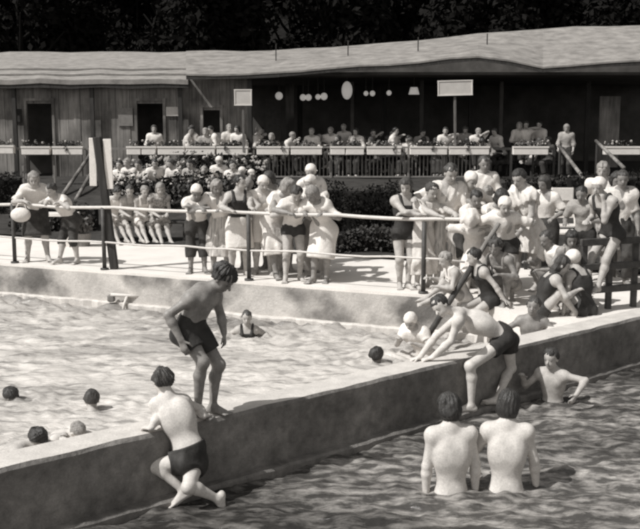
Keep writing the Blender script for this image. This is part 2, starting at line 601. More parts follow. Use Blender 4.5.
def garment(kind, J, H, B, vox, seed, opt):
    """returns (mesh name, prims, inflate, clips, noise)"""
    ps, pf, pu, cs, cf, cu, hs, hf, hu = B['fr']
    P, C, N, Hd, h = J['P'], J['C'], J['N'], J['Hd'], J['h']
    tor = [p for p in B['tor'] if not p['sub']]
    if kind == 'trunks':
        hem = opt.get('hem', .55)
        pr = [dict(p) for p in tor[:2]] + [dict(p) for p in tor[3:5]]
        pr[1]['b'] = P + pu*.09*H
        for i in (0, 1):
            p, k = J['hip'][i], J['kn'][i]
            e = p + (k - p)*hem
            d = nrm(k - p)
            pr.append(cone(p, e + d*.05, .061*H, (.056 - .008*hem)*H, .03*H, cut=(e, d)))
        return 'trunks', pr, .011, [plane(P + pu*opt.get('waist', .058)*H, pu)], folds(.008, seed)
    if kind == 'swimsuit':
        pr = [dict(p) for p in tor]
        pr = pr[:9]
        for i in (0, 1):
            p, k = J['hip'][i], J['kn'][i]
            hem = opt.get('hem', .22)
            e = p + (k - p)*hem
            pr.append(cone(p, e, .058*H, .056*H, .02*H, cut=(e, nrm(k - p))))
        top = C + cu*.085*H
        clip1 = plane(top, cu)
        for s in (1, -1):
            f0 = C + cu*.07*H + cf*.066*H + cs*s*.05*H
            t0 = N + cs*s*.062*H + cu*.008*H
            b0 = C + cu*.07*H - cf*.066*H + cs*s*.045*H
            pr.append(cone(f0, t0 + cf*.02*H, .013*H, .013*H, .004*H)); pr.append(cone(t0 + cf*.02*H, t0 - cf*.03*H, .013*H, .013*H, .004*H))
            pr.append(cone(t0 - cf*.03*H, b0, .013*H, .013*H, .004*H))
        def clip(X, Y, Z):
            d = clip1(X, Y, Z)
            x = (X - N[0])*cs[0] + (Y - N[1])*cs[1] + (Z - N[2])*cs[2]
            near = np.abs(np.abs(x) - .055*H) - .02*H
            return np.minimum(d, near)
        return 'swimsuit', pr, .007, [clip], folds(.002, seed)
    if kind in ('shirt', 'dress', 'robe'):
        sl = opt.get('sleeve', .6)
        pr = [dict(p) for p in tor]
        for i in (0, 1):
            s, e, w = J['sh'][i], J['el'][i], J['wr'][i]
            pr.append(ell(s, np.eye(3), V(.034, .034, .036)*H, .04*H))
            if sl <= 0: continue
            if sl <= 1:
                q = s + (e - s)*sl
                pr.append(cone(s, q, .031*H, .035*H, .03*H, cut=(q, nrm(e - s))))
            else:
                q = e + (w - e)*(sl - 1)
                pr.append(cone(s, e, .031*H, .031*H, .03*H)); pr.append(cone(e, q, .033*H, .028*H, .015*H, cut=(q, nrm(w - e))))
        clips = [plane(N + cu*.022*H + cf*.0*H, cu*.8 + cf*.35)]
        if kind == 'shirt':
            clips.append(plane(P + pu*opt.get('hem', -.02)*H, -pu))
            return 'shirt', pr, opt.get('fat', .011), clips, folds(.012, seed)
        t = opt.get('len', 1.0)     # 1 = knee, 2 = ankle
        pts = []
        for i in (0, 1):
            p, k, a = J['hip'][i], J['kn'][i], J['an'][i]
            if t <= 1:
                e = p + (k - p)*t
                pr.append(cone(p, e, .062*H, .058*H, .05*H))
            else:
                e = k + (a - k)*(t - 1)
                pr.append(cone(p, k, .062*H, .055*H, .05*H)); pr.append(cone(k, e, .055*H, .052*H, .05*H))
            pts.append(e)
        m = (pts[0] + pts[1])/2
        d = nrm(m - P)
        pr.append(cone(P, m + d*.05, .075*H, opt.get('flare', .105)*H, .06*H, pf, .8))
        clips.append(plane(m, d))
        return kind, pr, .014, clips, folds(.016, seed, 1.1)
    if kind in ('trousers', 'skirt'):
        pr = [dict(p) for p in tor[:2]] + [dict(p) for p in tor[3:5]]
        pr[1]['b'] = P + pu*.09*H
        clips = [plane(P + pu*.075*H, pu)]
        if kind == 'trousers':
            t = opt.get('len', .88)
            for i in (0, 1):
                p, k, a = J['hip'][i], J['kn'][i], J['an'][i]
                q = k + (a - k)*t
                pr.append(cone(p, k, .061*H, .045*H, .03*H)); pr.append(cone(k, q + nrm(a - k)*.03, .045*H, .040*H, .02*H, cut=(q, nrm(a - k))))
            return kind, pr, .011, clips, folds(.012, seed)
        t = opt.get('len', 1.1)
        pts = []
        for i in (0, 1):
            p, k, a = J['hip'][i], J['kn'][i], J['an'][i]
            e = p + (k - p)*min(t, 1) + (a - k)*max(t - 1, 0)
            pts.append(e)
            pr.append(cone(p, p + (k - p)*min(t, 1), .062*H, .058*H, .05*H))
        m = (pts[0] + pts[1])/2
        d = nrm(m - P)
        pr.append(cone(P, m + d*.05, .078*H, opt.get('flare', .12)*H, .06*H, pf, .8))
        clips.append(plane(m, d))
        return kind, pr, .012, clips, folds(.010, seed, .9)

def hair_parts(style, J, B, seed):
    hs, hf, hu = B['fr'][6:]
    Hd, h = J['Hd'], J['h']
    A = [hs, hf, hu]
    pr = [ell(Hd + hu*.145*h - hf*.07*h, A, V(.335, .40, .365)*h, .03*h)]
    if style == 'short':
        line = ([-.6, -.3, -.08, .02, .16, .5], [-.40, -.36, -.12, .0, .24, .30]); inf = .05*h; am = .035*h
    elif style == 'messy':
        line = ([-.6, -.3, -.08, .05, .22, .5], [-.36, -.34, -.10, .04, .16, .20]); inf = .075*h; am = .05*h
    elif style == 'bob':
        line = ([-.6, -.2, .06, .14, .22, .5], [-.46, -.46, -.34, .0, .22, .30]); inf = .07*h; am = .03*h
        pr.append(ell(Hd - hu*.12*h - hf*.12*h, A, V(.345, .33, .36)*h, .1*h))
    elif style == 'long':
        line = ([-.6, -.2, .04, .14, .22, .5], [-.9, -.9, -.6, .0, .22, .30]); inf = .06*h; am = .03*h
        pr.append(ell(Hd - hu*.35*h - hf*.22*h, A, V(.32, .22, .5)*h, .12*h))
    else:   # cap
        line = ([-.6, -.25, -.02, .10, .22, .5], [-.30, -.30, -.16, .0, .20, .26]); inf = .06*h; am = .008*h
    r = random.Random(seed)
    ws = [(nrm(V(r.gauss(0, 1), r.gauss(0, 1), r.gauss(0, .6)))*r.uniform(10, 30)/h*.8, r.uniform(0, 6.28)) for _ in range(6)]
    def noise(X, Y, Z):
        s = 0
        for w, p in ws:
            s = s + np.sin(X*w[0] + Y*w[1] + Z*w[2] + p)
        if style == 'cap':
            return s*am*.4
        x, y, z = X - Hd[0], Y - Hd[1], Z - Hd[2]
        xs = x*hs[0] + y*hs[1] + z*hs[2]; yf = x*hf[0] + y*hf[1] + z*hf[2]
        an = np.arctan2(xs, yf + .12*h)
        return s*am*.35 + am*.35*np.sin(an*17 + 9*np.sin(z*18 + seed)*.3) + am*.3*np.sin(an*37 + 3*np.sin(z*30) + seed)
    def clip(X, Y, Z):
        x, y, z = X - Hd[0], Y - Hd[1], Z - Hd[2]
        yf = (x*hf[0] + y*hf[1] + z*hf[2])/h
        zu = (x*hu[0] + y*hu[1] + z*hu[2])/h
        return ((np.interp(yf, line[0], line[1]) - zu)*h*.8).astype(np.float32)
    extra = []
    return pr, inf, [clip], noise

SEED = [100]
STATS = dict(n=0, v=0)

def person(label, loc, yaw, H, J, outfit=(), hair=('short', 'dark'), skin='fair', vox=.012, group=None, b=.91, hat=None, name='person'):
    SEED[0] += 1
    seed = SEED[0]
    root = empty(name, tuple(map(float, loc)), -math.radians(yaw), label, 'person', group)
    fine = vox < .0145
    B = body_prims(J, H, b, fine, vox)
    pr = B['tor'] + B['neck'] + sum(B['arms'], []) + sum(B['legs'], []) + sum(B['feet'], []) + B['head'] + sum(B['hands'], [])
    # subtracted shapes only after the shapes they carve
    F, lo = evalfield(pr, vox)
    Vt, Q = nets(F, lo, vox)
    mesh_obj('body', Vt, Q, M_SKIN[skin], root, True, skin_tone(Vt, J, B))
    STATS['n'] += 1; STATS['v'] += len(Vt)
    for g in outfit:
        opt = g[2] if len(g) > 2 else {}
        nm, gp, inf, clips, noise = garment(g[0], J, H, B, vox, seed + len(g[0]), opt)
        if vox > .014: noise = None
        F, lo = evalfield(gp, vox*1.1, inf + max(0, vox - .012)*.3, clips, noise)
        Vt, Q = nets(F, lo, vox*1.1)
        if Vt is not None:
            mesh_obj(nm, Vt, Q, M_CLOTH[g[1]], root, True)
            STATS['v'] += len(Vt)
    if hair:
        gp, inf, clips, noise = hair_parts(hair[0], J, B, seed)
        if vox > .018: noise = None
        F, lo = evalfield(gp, vox*.9, inf, clips, noise)
        Vt, Q = nets(F, lo, vox*.9)
        if Vt is not None:
            m = M_HAIR.get(hair[1]) if hair[0] != 'cap' else M_CLOTH[hair[1]]
            mesh_obj('bathing_cap' if hair[0] == 'cap' else 'hair', Vt, Q, m, root, True)
    if hat:
        hs, hf, hu = B['fr'][6:]
        h, Hd = J['h'], J['Hd']
        A = [hs, hf, hu]
        gp = [ell(Hd + hu*.20*h - hf*.06*h, A, V(hat[2], hat[2]*1.1, hat[2]*1.1)*h, .03*h), ell(Hd + hu*.13*h, A, V(hat[1], hat[1]*1.1, .05)*h, .06*h)]
        F, lo = evalfield(gp, vox, .01, [plane(Hd + hu*.08*h, -hu)], folds(.014, seed, 1.3))
        Vt, Q = nets(F, lo, vox)
        mesh_obj('hat', Vt, Q, M_CLOTH[hat[0]], root, True)
    return root
# ------------------------------------------------------------------ layout lines
WT = 0.02                      # top of the dividing wall
WZ = -0.57                     # water level
w0, w1 = G(39, 460, WT), G(620, 322, WT)
wd = nrm(w1 - w0); wd[2] = 0; wd = nrm(wd)
wn = V(wd[1], -wd[0], 0)       # out of the wall face, towards the small pool
WTH = 0.35
d0, d1 = G(40, 266, 0), G(400, 293, 0)
dd = nrm(d1 - d0); dd[2] = 0; dd = nrm(dd)
dn = V(dd[1], -dd[0], 0)
if dn[1] > 0: dn = -dn

def Yw(px):
    return 2480.0/(460 - .2375*(px - 39) - 115)

def on_edge(px, back=0.0, z=0.0):
    """point on the deck edge line seen in column px, moved back from the water"""
    lo, hi = -30.0, 60.0
    for _ in range(60):
        m = (lo + hi)/2
        p = d0 + dd*m
        q = p - EYE
        x = 320 + FPX*q[0]/q.dot(FWD)
        if x < px: lo = m
        else: hi = m
    p = d0 + dd*lo - dn*back
    return V(p[0], p[1], z)

# ------------------------------------------------------------------ setting
M_CONC = mat('concrete_deck', 0.72, 0.9, 0.10, 1.7, 0.25, 60, 0.01, 0.2)
M_FACE = mat('concrete_stained', 0.62, 0.9, 0.25, 2.6, 0.5, 24, 0.02, 0.2, v2=.34, detail=10, streak=((1.1, 1.1, 1.3), 0.30, 0.40, 0.56))
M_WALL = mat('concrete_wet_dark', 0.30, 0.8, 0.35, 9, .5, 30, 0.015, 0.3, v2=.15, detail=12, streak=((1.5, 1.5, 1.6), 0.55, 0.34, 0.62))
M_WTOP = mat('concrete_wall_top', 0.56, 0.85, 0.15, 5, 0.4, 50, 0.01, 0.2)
M_SOIL = mat('soil', 0.05, 0.95, 0.4, 3, 0.6, 25, 0.03, 0.1)
M_EARTH = mat('ground_earth', 0.07, 0.95, 0.4, .5, 0.4, 10, 0.03, 0.1)
M_PLANK = mat('weathered_planks', 0.26, 0.9, 0.35, 2.0, 0.5, 30, 0.01, 0.15, stretch=(7, 7, 0.6), streak=((.9, 2, .9), .35, .36, .62))
M_DARKW = mat('dark_timber', 0.045, 0.8, 0.4, 3.0, 0.4, 30, 0.01, 0.25, stretch=(6, 6, 0.6))
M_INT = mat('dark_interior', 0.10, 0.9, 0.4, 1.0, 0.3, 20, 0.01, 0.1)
M_ROOF = mat('roof_sheet', 0.27, 0.9, 0.3, 3, 0.4, 30, 0.015, 0.1, detail=10, stretch=(1.0, 2, 1))
M_AWN = mat('canvas_awning', 0.25, 0.95, 0.34, 2.4, 0.4, 20, 0.02, 0.05, detail=10)
M_WHITE = mat('white_paint', 0.75, 0.6, 0.08, 6, 0.2, 40, 0.006, 0.3)
M_RAIL = mat('rail_pipe_white', 0.60, 0.5, 0.12, 9, 0.2, 50, 0.004, 0.4)
M_POST = mat('rail_post_dark', 0.06, 0.6, 0.4, 9, 0.3, 50, 0.004, 0.4)
M_BALU = mat('baluster_grey', 0.20, 0.7, 0.2, 9, 0.2, 50, 0.004, 0.3)
M_LAMP = mat('lamp_globe', 0.6, 0.4, 0.02, 4, 0, emit=0.22)
M_SIGN = mat('sign_board', 0.55, 0.7, 0.10, 5, 0.1, 20, 0.004, 0.2)
M_LET = mat('sign_letters', 0.12, 0.7, 0.2, 9, 0)
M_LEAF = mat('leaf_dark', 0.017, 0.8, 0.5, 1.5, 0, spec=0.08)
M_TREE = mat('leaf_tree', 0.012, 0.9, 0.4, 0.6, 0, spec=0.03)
M_LEAF2 = mat('leaf_mid', 0.05, 0.65, 0.5, 1.5, 0, spec=0.3)
M_LEAF3 = mat('leaf_light', 0.13, 0.65, 0.5, 1.5, 0, spec=0.3)
M_BARK = mat('bark', 0.06, 0.9, 0.4, 6, 0.6, 20, 0.02, 0.1)
M_BLOS = mat('blossom', 0.42, 0.8, 0.2, 9, 0)

def slab(name, pts, z0, z1, m, kind='structure'):
    n = len(pts)
    vs = [(p[0], p[1], z1) for p in pts] + [(p[0], p[1], z0) for p in pts]
    ar = sum(pts[i][0]*pts[(i+1) % n][1] - pts[(i+1) % n][0]*pts[i][1] for i in range(n))
    top = tuple(range(n)) if ar > 0 else tuple(range(n))[::-1]
    fs = [top, tuple(i + n for i in top)[::-1]]
    for a, b in zip(top, top[1:] + top[:1]):
        fs.append((a, a + n, b + n, b))
    o = mesh_obj(name, vs, fs, m)
    return tag(o, kind=kind)

# ground reaching the horizon (deep under the pools), pool floors
tag(mesh_obj('ground', [(-900, -300, -2.3), (900, -300, -2.3), (900, 1500, -2.3), (-900, 1500, -2.3)], [(0, 1, 2, 3)], M_EARTH), kind='structure')

# wall / deck intersection
def isect(p, u, q, v):
    A = np.array([[u[0], -v[0]], [u[1], -v[1]]])
    s = np.linalg.solve(A, (q - p)[:2])
    return p + u*s[0]
wb = w0 - wn*WTH
X0 = isect(d0, dd, wb, wd)
tang = lambda s: wb + wd*s
FAR = 60.0
left_edge = d0 - dd*40
right_wall = X0 + wd*40
deck_pts = [left_edge, X0, right_wall, V(80, 48, 0), V(80, 75, 0), V(-80, 75, 0), V(-80, left_edge[1] + 30, 0)]
# deck top and face are one slab; stained face is a thin facing set proud of it
deck = slab('pool_deck', deck_pts, -2.25, 0.0, M_CONC)
fa, fb = d0 - dd*40, X0
MBf = MB()
MBf.beam((fa + dn*.015) + V(0, 0, -1.14), (fb + dn*.015 - dd*.02) + V(0, 0, -1.14), .03, 2.2)
# MB.beam: width is sideways, height is up
tag(MBf.build('deck_face', M_FACE), kind='structure')
# chipped coping along the deck edge, and the pale ledge at the water line
def wobble_bar(name, a, b, depth, h, ztop, m, amp, n, seed, out):
    r = random.Random(seed)
    vs, fs = [], []
    rows = []
    ph = [r.uniform(0, 6) for _ in range(6)]
    for i in range(n + 1):
        t = i/n
        p = a + (b - a)*t
        s = np.linalg.norm(p - a)
        w = sum(math.sin(s*f + q) for f, q in zip((1.1, 2.3, 5.1, 9.7, 17., 31.), ph))*amp/3 + r.gauss(0, amp*.25)
        w2 = sum(math.sin(s*f + q*2) for f, q in zip((.9, 3.1, 6.1, 11., 19., 29.), ph))*amp/5
        rows.append([p + V(0, 0, ztop - h), p + out*(depth + w) + V(0, 0, ztop - h), p + out*(depth + w)*1.0 + V(0, 0, ztop - .02 + w2),
                     p + out*(depth + w - .02) + V(0, 0, ztop + w2), p + V(0, 0, ztop + w2*.5)])
    for rr in rows: vs += rr
    for i in range(n):
        for k in range(4):
            fs.append((i*5+k, (i+1)*5+k, (i+1)*5+k+1, i*5+k+1))
    o = mesh_obj(name, vs, fs, m)
    return tag(o, kind='structure')
wobble_bar('waterline_ledge', fa + dn*.03, fb + dn*.03 - dd*.05, .07, .35, WZ + .085, M_WTOP, .022, 700, 3, dn)

# dividing wall between the two pools
wa_, wb_ = w0 - wd*9, w1 + wd*30
nW = 260
vs, fs = [], []
r = random.Random(5)
for i in range(nW + 1):
    p = wa_ + (wb_ - wa_)*(i/nW)
    s = i*.2
    j = lambda a: a*(math.sin(s*3.1) + math.sin(s*7.7 + 1) + math.sin(s*1.3 + 2))*.5 + r.gauss(0, a*.5)
    e = j(.006)
    vs += [V(*p[:2], -1.9), V(*p[:2], WT - .03 + j(.006)), V(*(p - wn*(.022 + e))[:2], WT + e*.5), V(*(p - wn*(WTH - .02))[:2], WT), V(*(p - wn*WTH)[:2], WT - .03), V(*(p - wn*WTH)[:2], -1.9)]
for i in range(nW):
    for k in range(5):
        fs.append((i*6+k, i*6+k+1, (i+1)*6+k+1, (i+1)*6+k))
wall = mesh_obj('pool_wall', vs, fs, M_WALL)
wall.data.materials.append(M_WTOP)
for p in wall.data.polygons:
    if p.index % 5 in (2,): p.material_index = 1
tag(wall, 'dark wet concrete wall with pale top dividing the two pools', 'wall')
# footing step just above the small pool's water
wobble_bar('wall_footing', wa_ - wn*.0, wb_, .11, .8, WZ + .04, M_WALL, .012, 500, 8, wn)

# water -----------------------------------------------------------------------
def water_mat(name, base_lo, base_hi, sc, rough, bstr, p0, p1, spec=0.5, stretch=(1, 1, 1), streak=None):
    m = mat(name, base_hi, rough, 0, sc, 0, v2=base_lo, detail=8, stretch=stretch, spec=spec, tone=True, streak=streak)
    nt = m.node_tree
    b = [n for n in nt.nodes if n.type == 'BSDF_PRINCIPLED'][0]
    rp = [n for n in nt.nodes if n.type == 'VALTORGB'][0]
    rp.color_ramp.elements[0].position = p0; rp.color_ramp.elements[1].position = p1
    b.inputs['IOR'].default_value = 1.33
    tc = [n for n in nt.nodes if n.type == 'TEX_COORD'][0]
    n2 = nt.nodes.new('ShaderNodeTexNoise'); n2.inputs['Scale'].default_value = 9; n2.inputs['Detail'].default_value = 5
    n2.inputs['Distortion'].default_value = .8
    mp = nt.nodes.new('ShaderNodeMapping'); mp.inputs['Scale'].default_value = (.6, 2.0, 1)
    nt.links.new(tc.outputs['Object'], mp.inputs[0]); nt.links.new(mp.outputs[0], n2.inputs['Vector'])
    bp = nt.nodes.new('ShaderNodeBump'); bp.inputs['Strength'].default_value = bstr; bp.inputs['Distance'].default_value = .03
    nt.links.new(n2.outputs['Fac'], bp.inputs['Height']); nt.links.new(bp.outputs[0], b.inputs['Normal'])
    return m
M_WATB = water_mat('water_milky', 0.33, 0.68, 4.2, .16, .9, .36, .50, .5, (.6, 2.2, 1), ((.6, 1.6, 1), .62, .36, .54))  # milky base with dark ripple streaks painted in
M_WATF = water_mat('water_murky_glints', 0.10, 0.52, 5.5, .11, .8, .44, .64, .5, (.7, 1.7, 1), ((.5, .8, 1), .38, .40, .60))  # bright flecks paint sun glints and foam over the murky base

RINGS = [(247, 336, .03), (376, 362, .03), (92, 408, .03), (36, 445, .04), (12, 399, .03), (76, 435, .03), (424, 352, .03), (451, 490, .022), (506, 488, .022), (553, 402, .025)]
def water(name, org, u0, u1, v0, v1, step, amp, seed, m, spread, edge):
    """grid along the wall (u) and away from it (v)"""
    r = random.Random(seed)
    nu, nv = int((u1 - u0)/step), int((v1 - v0)/step)
    U, Wv = np.meshgrid(np.linspace(u0, u1, nu), np.linspace(v0, v1, nv), indexing='ij')
    Xc = org[0] + wd[0]*U + wn[0]*Wv; Yc = org[1] + wd[1]*U + wn[1]*Wv
    Z = np.zeros_like(Xc)
    for i in range(40):
        lam = 10**r.uniform(-.95, -.12)
        a = math.pi/2 + r.gauss(0, spread)
        k = 2*math.pi/lam
        ph = r.uniform(0, 6.28)
        wx = Xc + .22*np.sin(Yc*2.1 + ph) + .07*np.sin(Yc*6.3 + Xc*3 + ph); wy = Yc + .22*np.sin(Xc*1.7 + ph) + .07*np.sin(Xc*5.1 - Yc*3 + ph)
        s = np.sin(k*(wx*math.cos(a) + wy*math.sin(a)) + ph)
        Z += amp*lam*(s - .5*np.abs(s))
    Z = (Z - Z.mean())
    for (px, py, A_) in RINGS:
        q = G(px, py, WZ)
        rr = np.sqrt((Xc - q[0])**2 + (Yc - q[1])**2)
        Z += A_*np.exp(-((rr - .3)/.32)**2)*np.cos((rr - .12)*2*math.pi/.17)
    if edge:
        dist = -((Xc - d0[0])*dn[0] + (Yc - d0[1])*dn[1])
        Z = (Z - Z.mean())*(1 + 2.2*np.exp(-np.abs(dist)/.9))
    Z = WZ + (Z - Z.mean())*.36
    vs = np.stack([Xc.ravel(), Yc.ravel(), Z.ravel()], 1)
    I = np.arange(nu*nv).reshape(nu, nv)
    q = np.stack([I[:-1, :-1].ravel(), I[1:, :-1].ravel(), I[1:, 1:].ravel(), I[:-1, 1:].ravel()], 1)
    n = np.cross(vs[q[0, 1]] - vs[q[0, 0]], vs[q[0, 2]] - vs[q[0, 1]])
    if n[2] < 0: q = q[:, ::-1]
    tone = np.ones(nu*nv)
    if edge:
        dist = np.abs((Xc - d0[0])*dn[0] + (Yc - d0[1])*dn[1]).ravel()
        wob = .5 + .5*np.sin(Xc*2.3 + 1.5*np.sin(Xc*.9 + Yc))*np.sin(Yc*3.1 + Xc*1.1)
        tone = 1 - .68*np.exp(-dist/1.1)*(.55 + .45*wob.ravel())  # painted dark band, stands in for dark reflections along the far edge
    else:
        tone = 1 - .4*np.exp(-Wv.ravel().clip(0)/.9)  # colour darkened towards the wall to mimic its reflection and shadow
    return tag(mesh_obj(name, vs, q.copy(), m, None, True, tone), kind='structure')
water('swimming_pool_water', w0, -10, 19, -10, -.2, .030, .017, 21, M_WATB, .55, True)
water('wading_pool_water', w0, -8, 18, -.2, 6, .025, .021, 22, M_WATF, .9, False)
tag(mesh_obj('pool_floor', [(-60, -5, -1.95), (60, -5, -1.95), (60, 60, -1.95), (-60, 60, -1.95)], [(0, 1, 2, 3)], M_SOIL), kind='structure')

# garden bank between the deck and the terrace
TY, TZ = 30.0, 0.6
nb = 60
vs, fs = [], []
rows = 14
for i in range(nb + 1):
    x = -30 + i
    for j in range(rows + 1):
        t = j/rows
        yb = (d0 + dd*((x - d0[0])/dd[0]))[1] + 3.3
        yb = max(yb, 12) if x < 12 else yb
        y = yb + (TY - .05 - yb)*t
        if yb > TY - 1: y = TY - 1 + t*.9
        zz = .02 + .66*min(1, max(0, (t - .12)/.6))
        vs.append((x, y, zz*.9 + .03*math.sin(x*1.7 + j) + .01))
for i in range(nb):
    for j in range(rows):
        a = i*(rows + 1) + j
        fs.append((a, a + rows + 1, a + rows + 2, a + 1))
tag(mesh_obj('garden_bank', vs, fs, M_SOIL, None, True), kind='structure')

# deck railing -----------------------------------------------------------------
rail = empty('pool_railing', tuple(on_edge(246, .1)), 0, 'white two bar pipe railing on dark posts along the far pool edge', 'railing')
def local(o, p): return V(*p) - V(*o.location)
a, b = on_edge(-70, .1), on_edge(492, .1)
def sagline(a, b, z, n, seed, amp=.012):
    r = random.Random(seed)
    return [a + (b - a)*(i/n) + V(0, 0, z + (i/n - .45)*.085 + amp*math.sin(i*1.3 + seed) + r.gauss(0, amp*.4)) for i in range(n + 1)]
m = MB().tube([local(rail, p) for p in sagline(a, b, 1.02, 26, 1)], .026, 10); m.build('top_rail', M_RAIL, rail, True)
b2 = on_edge(462, .1)
m = MB().tube([local(rail, p) for p in sagline(a, b2, .455, 26, 2)], .0155, 8); m.build('lower_rail', M_RAIL, rail, True)
for px in (-60, 11, 101, 246, 335 if False else 421, 491):
    p = on_edge(px, .1)
    m = MB().tube([local(rail, p), local(rail, p + V(0, 0, .5)), local(rail, p + V(0, 0, 1.02))], .034, 10)
    m.tube([local(rail, p + V(0, 0, .0)), local(rail, p + V(0, 0, .03))], .07, 12)
    m.build('post', M_POST, rail, True)

# inclined ladder pole right of the railing
pole = empty('ladder_pole', tuple(G(442, 318, -.2)), 0, 'slanting timber pole from the pool corner up to the railing end', 'pole')
pa, pb = D(436, 323, 12.95), D(499, 223, 13.15)
m = MB().tube([local(pole, pa), local(pole, pa + (pb - pa)*.5 + V(0, 0, .01)), local(pole, pb)], [.036, .034, .031], 10)
m.build('pole_shaft', M_PLANK, pole, True)
m = MB().tube([local(pole, pa + (pb - pa)*t) for t in (-.25, .2, .58)], .039, 10); m.build('dark_sleeve', M_POST, pole, True)  # lower part of the pole drawn darker

# old timber post with two white boards
bp_ = on_edge(106.5, .22)
nb_ = empty('notice_post', tuple(bp_), 0, 'dark leaning timber post with two tall white boards at the pool edge', 'post')
top = D(97, 137, bp_[1]) - bp_
MB().beam((0, 0, 0), top, .125, .13, (0, 1, 0), .01).build('timber_post', M_DARKW, nb_)
for x0, y0, x1, y1, wdt in ((92.5, 138, 93.5, 186, .115), (107, 139, 109.5, 189, .13)):
    p, q = D(x0, y0, bp_[1] - .02) - bp_, D(x1, y1, bp_[1] - .02) - bp_
    MB().beam(q, p, wdt, .025, (0, 1, 0), .006).build('white_board', M_WHITE, nb_)
for zz in (top[2]*.93, top[2]*.66):
    MB().beam((top[0]*zz/top[2] - .16, .0, zz), (top[0]*zz/top[2] + .16, .0, zz), .03, .05, (0, 0, 1)).build('cross_batten', M_DARKW, nb_)

# terrace ------------------------------------------------------------------------
def tp(px, py, Y=TY): return D(px, py, Y)
slab('terrace', [(-24, TY), (24, TY), (24, TY + 14), (-24, TY + 14)], 0.05, TZ, M_DARKW)
# retaining wall facing under the terrace
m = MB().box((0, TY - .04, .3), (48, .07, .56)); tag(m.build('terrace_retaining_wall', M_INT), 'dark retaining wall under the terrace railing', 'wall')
bal = empty('terrace_railing', (0, TY + .1, TZ), 0, 'grey baluster railing along the dining terrace under the flower boxes', 'railing')
xs0, xs1 = Xat(252, TY), Xat(492, TY)
MB().beam((xs0, 0, .94), (xs1, 0, .94), .06, .05, (0, 0, 1), .008).build('handrail', M_BALU, bal)
MB().beam((xs0, 0, .06), (xs1, 0, .06), .05, .05, (0, 0, 1), .008).build('bottom_rail', M_BALU, bal)
nbal = 62
for i in range(nbal):
    x = xs0 + (xs1 - xs0)*(i + .5)/nbal
    MB().tube([(x, 0, .07), (x, 0, .30), (x, 0, .92)], [.016, .021, .016], 6).build('baluster', M_BALU, bal)
for px in (257, 331, 409, 489):
    x = Xat(px, TY)
    MB().box((x, -.02, .52), (.07, .07, 1.04), None, .01).build('railing_post', M_BALU, bal)
bal2 = empty('terrace_fence', (0, TY + .1, TZ), 0, 'low dark plank fence at the left end of the terrace behind the shrubs', 'fence')
xa, xb = Xat(-40, TY), Xat(250, TY)
MB().beam((xa, 0, .9), (xb, 0, .9), .05, .07).build('top_rail', M_BALU, bal2)
for px in (-30, 24, 52, 86, 127, 157, 185, 217):
    MB().box((Xat(px, TY), 0, .44), (.06, .06, .88)).build('fence_post', M_BALU, bal2)
bal3 = empty('terrace_rail', (0, TY + .1, TZ), 0, 'plain dark rail of the terrace at the right beside the stairs', 'railing')
MB().beam((Xat(494, TY), 0, .9), (Xat(556, TY), 0, .9), .05, .07).build('top_rail', M_DARKW, bal3)
for px in (512, 534, 555):
    MB().box((Xat(px, TY), 0, .44), (.06, .06, .88)).build('fence_post', M_DARKW, bal3)

def leaves(n, c, rad, size, seed, up=0.3, shell=.4):
    r = np.random.default_rng(seed)
    d = r.normal(size=(n, 3)); d /= np.linalg.norm(d, axis=1)[:, None]
    # lumps
    L = r.normal(size=(9, 3)); L /= np.linalg.norm(L, axis=1)[:, None]
    bump = np.max(np.clip(d@L.T, 0, 1)**6, axis=1)
    rr = (shell + (1 - shell)*r.random(n)**.6)*(.72 + .38*bump)
    P = np.array(c) + d*rr[:, None]*np.array(rad)
    nn = d*.6 + r.normal(size=(n, 3))*.6 + np.array([0, 0, up])
    nn /= np.linalg.norm(nn, axis=1)[:, None]
    t = np.cross(nn, r.normal(size=(n, 3))); t /= np.linalg.norm(t, axis=1)[:, None]
    bt = np.cross(nn, t)
    s = size*(.6 + .8*r.random(n))[:, None]
    q = np.stack([P - t*s*.5, P + bt*s*.28, P + t*s*.5, P - bt*s*.28], 1).reshape(-1, 3)
    f = np.arange(n*4).reshape(n, 4)
    return q, f

def flower_box(px0, px1, py, i, hanging):
    x0, x1 = Xat(px0, TY - .1), Xat(px1, TY - .1)
    z1 = D(px0, py - 3.6, TY - .1)[2]
    c = ((x0 + x1)/2, TY - .06, z1)
    k = ['long', 'short', 'wide', 'narrow'][i % 4]
    o = empty('flower_box', c, 0, FBL[i], 'flower box', 'white flower boxes along the terrace edge')
    L = x1 - x0
    m = MB()
    m.box((0, 0, -.125), (L, .22, .25), None, .015)
    m.box((0, -.115, -.02), (L + .03, .02, .05))
    m.build('box', M_WHITE, o)
    q, f = leaves(int(230*L), (0, .02, .06), (L*.52, .14, .13), .085, 400 + i, .4, .1)
    if hanging:
        q2, f2 = leaves(26, (L*(.3 - .17*(i % 4)), -.12, -.05), (.09, .06, .14), .07, 900 + i, 0, .1)
        f = np.concatenate([f, f2 + len(q)]); q = np.concatenate([q, q2])
    mesh_obj('plants', q, f, M_LEAF2 if i % 3 else M_LEAF3, o)
    r = random.Random(i)
    m = MB()
    for _ in range(int(8*L)):
        m.ball((r.uniform(-L/2, L/2), r.uniform(-.1, .05), r.uniform(.05, .18)), r.uniform(.018, .04), 6, 4)
    m.build('blossoms', M_BLOS, o)
boxes = [(-22, 14), (22, 50), (53, 83), (127, 141), (142, 156), (158, 184), (186, 215), (217, 248), (257, 289), (291, 322), (330.5, 345), (346, 364),
         (367, 401), (410, 447), (449, 489), (513, 548), (604, 640)]
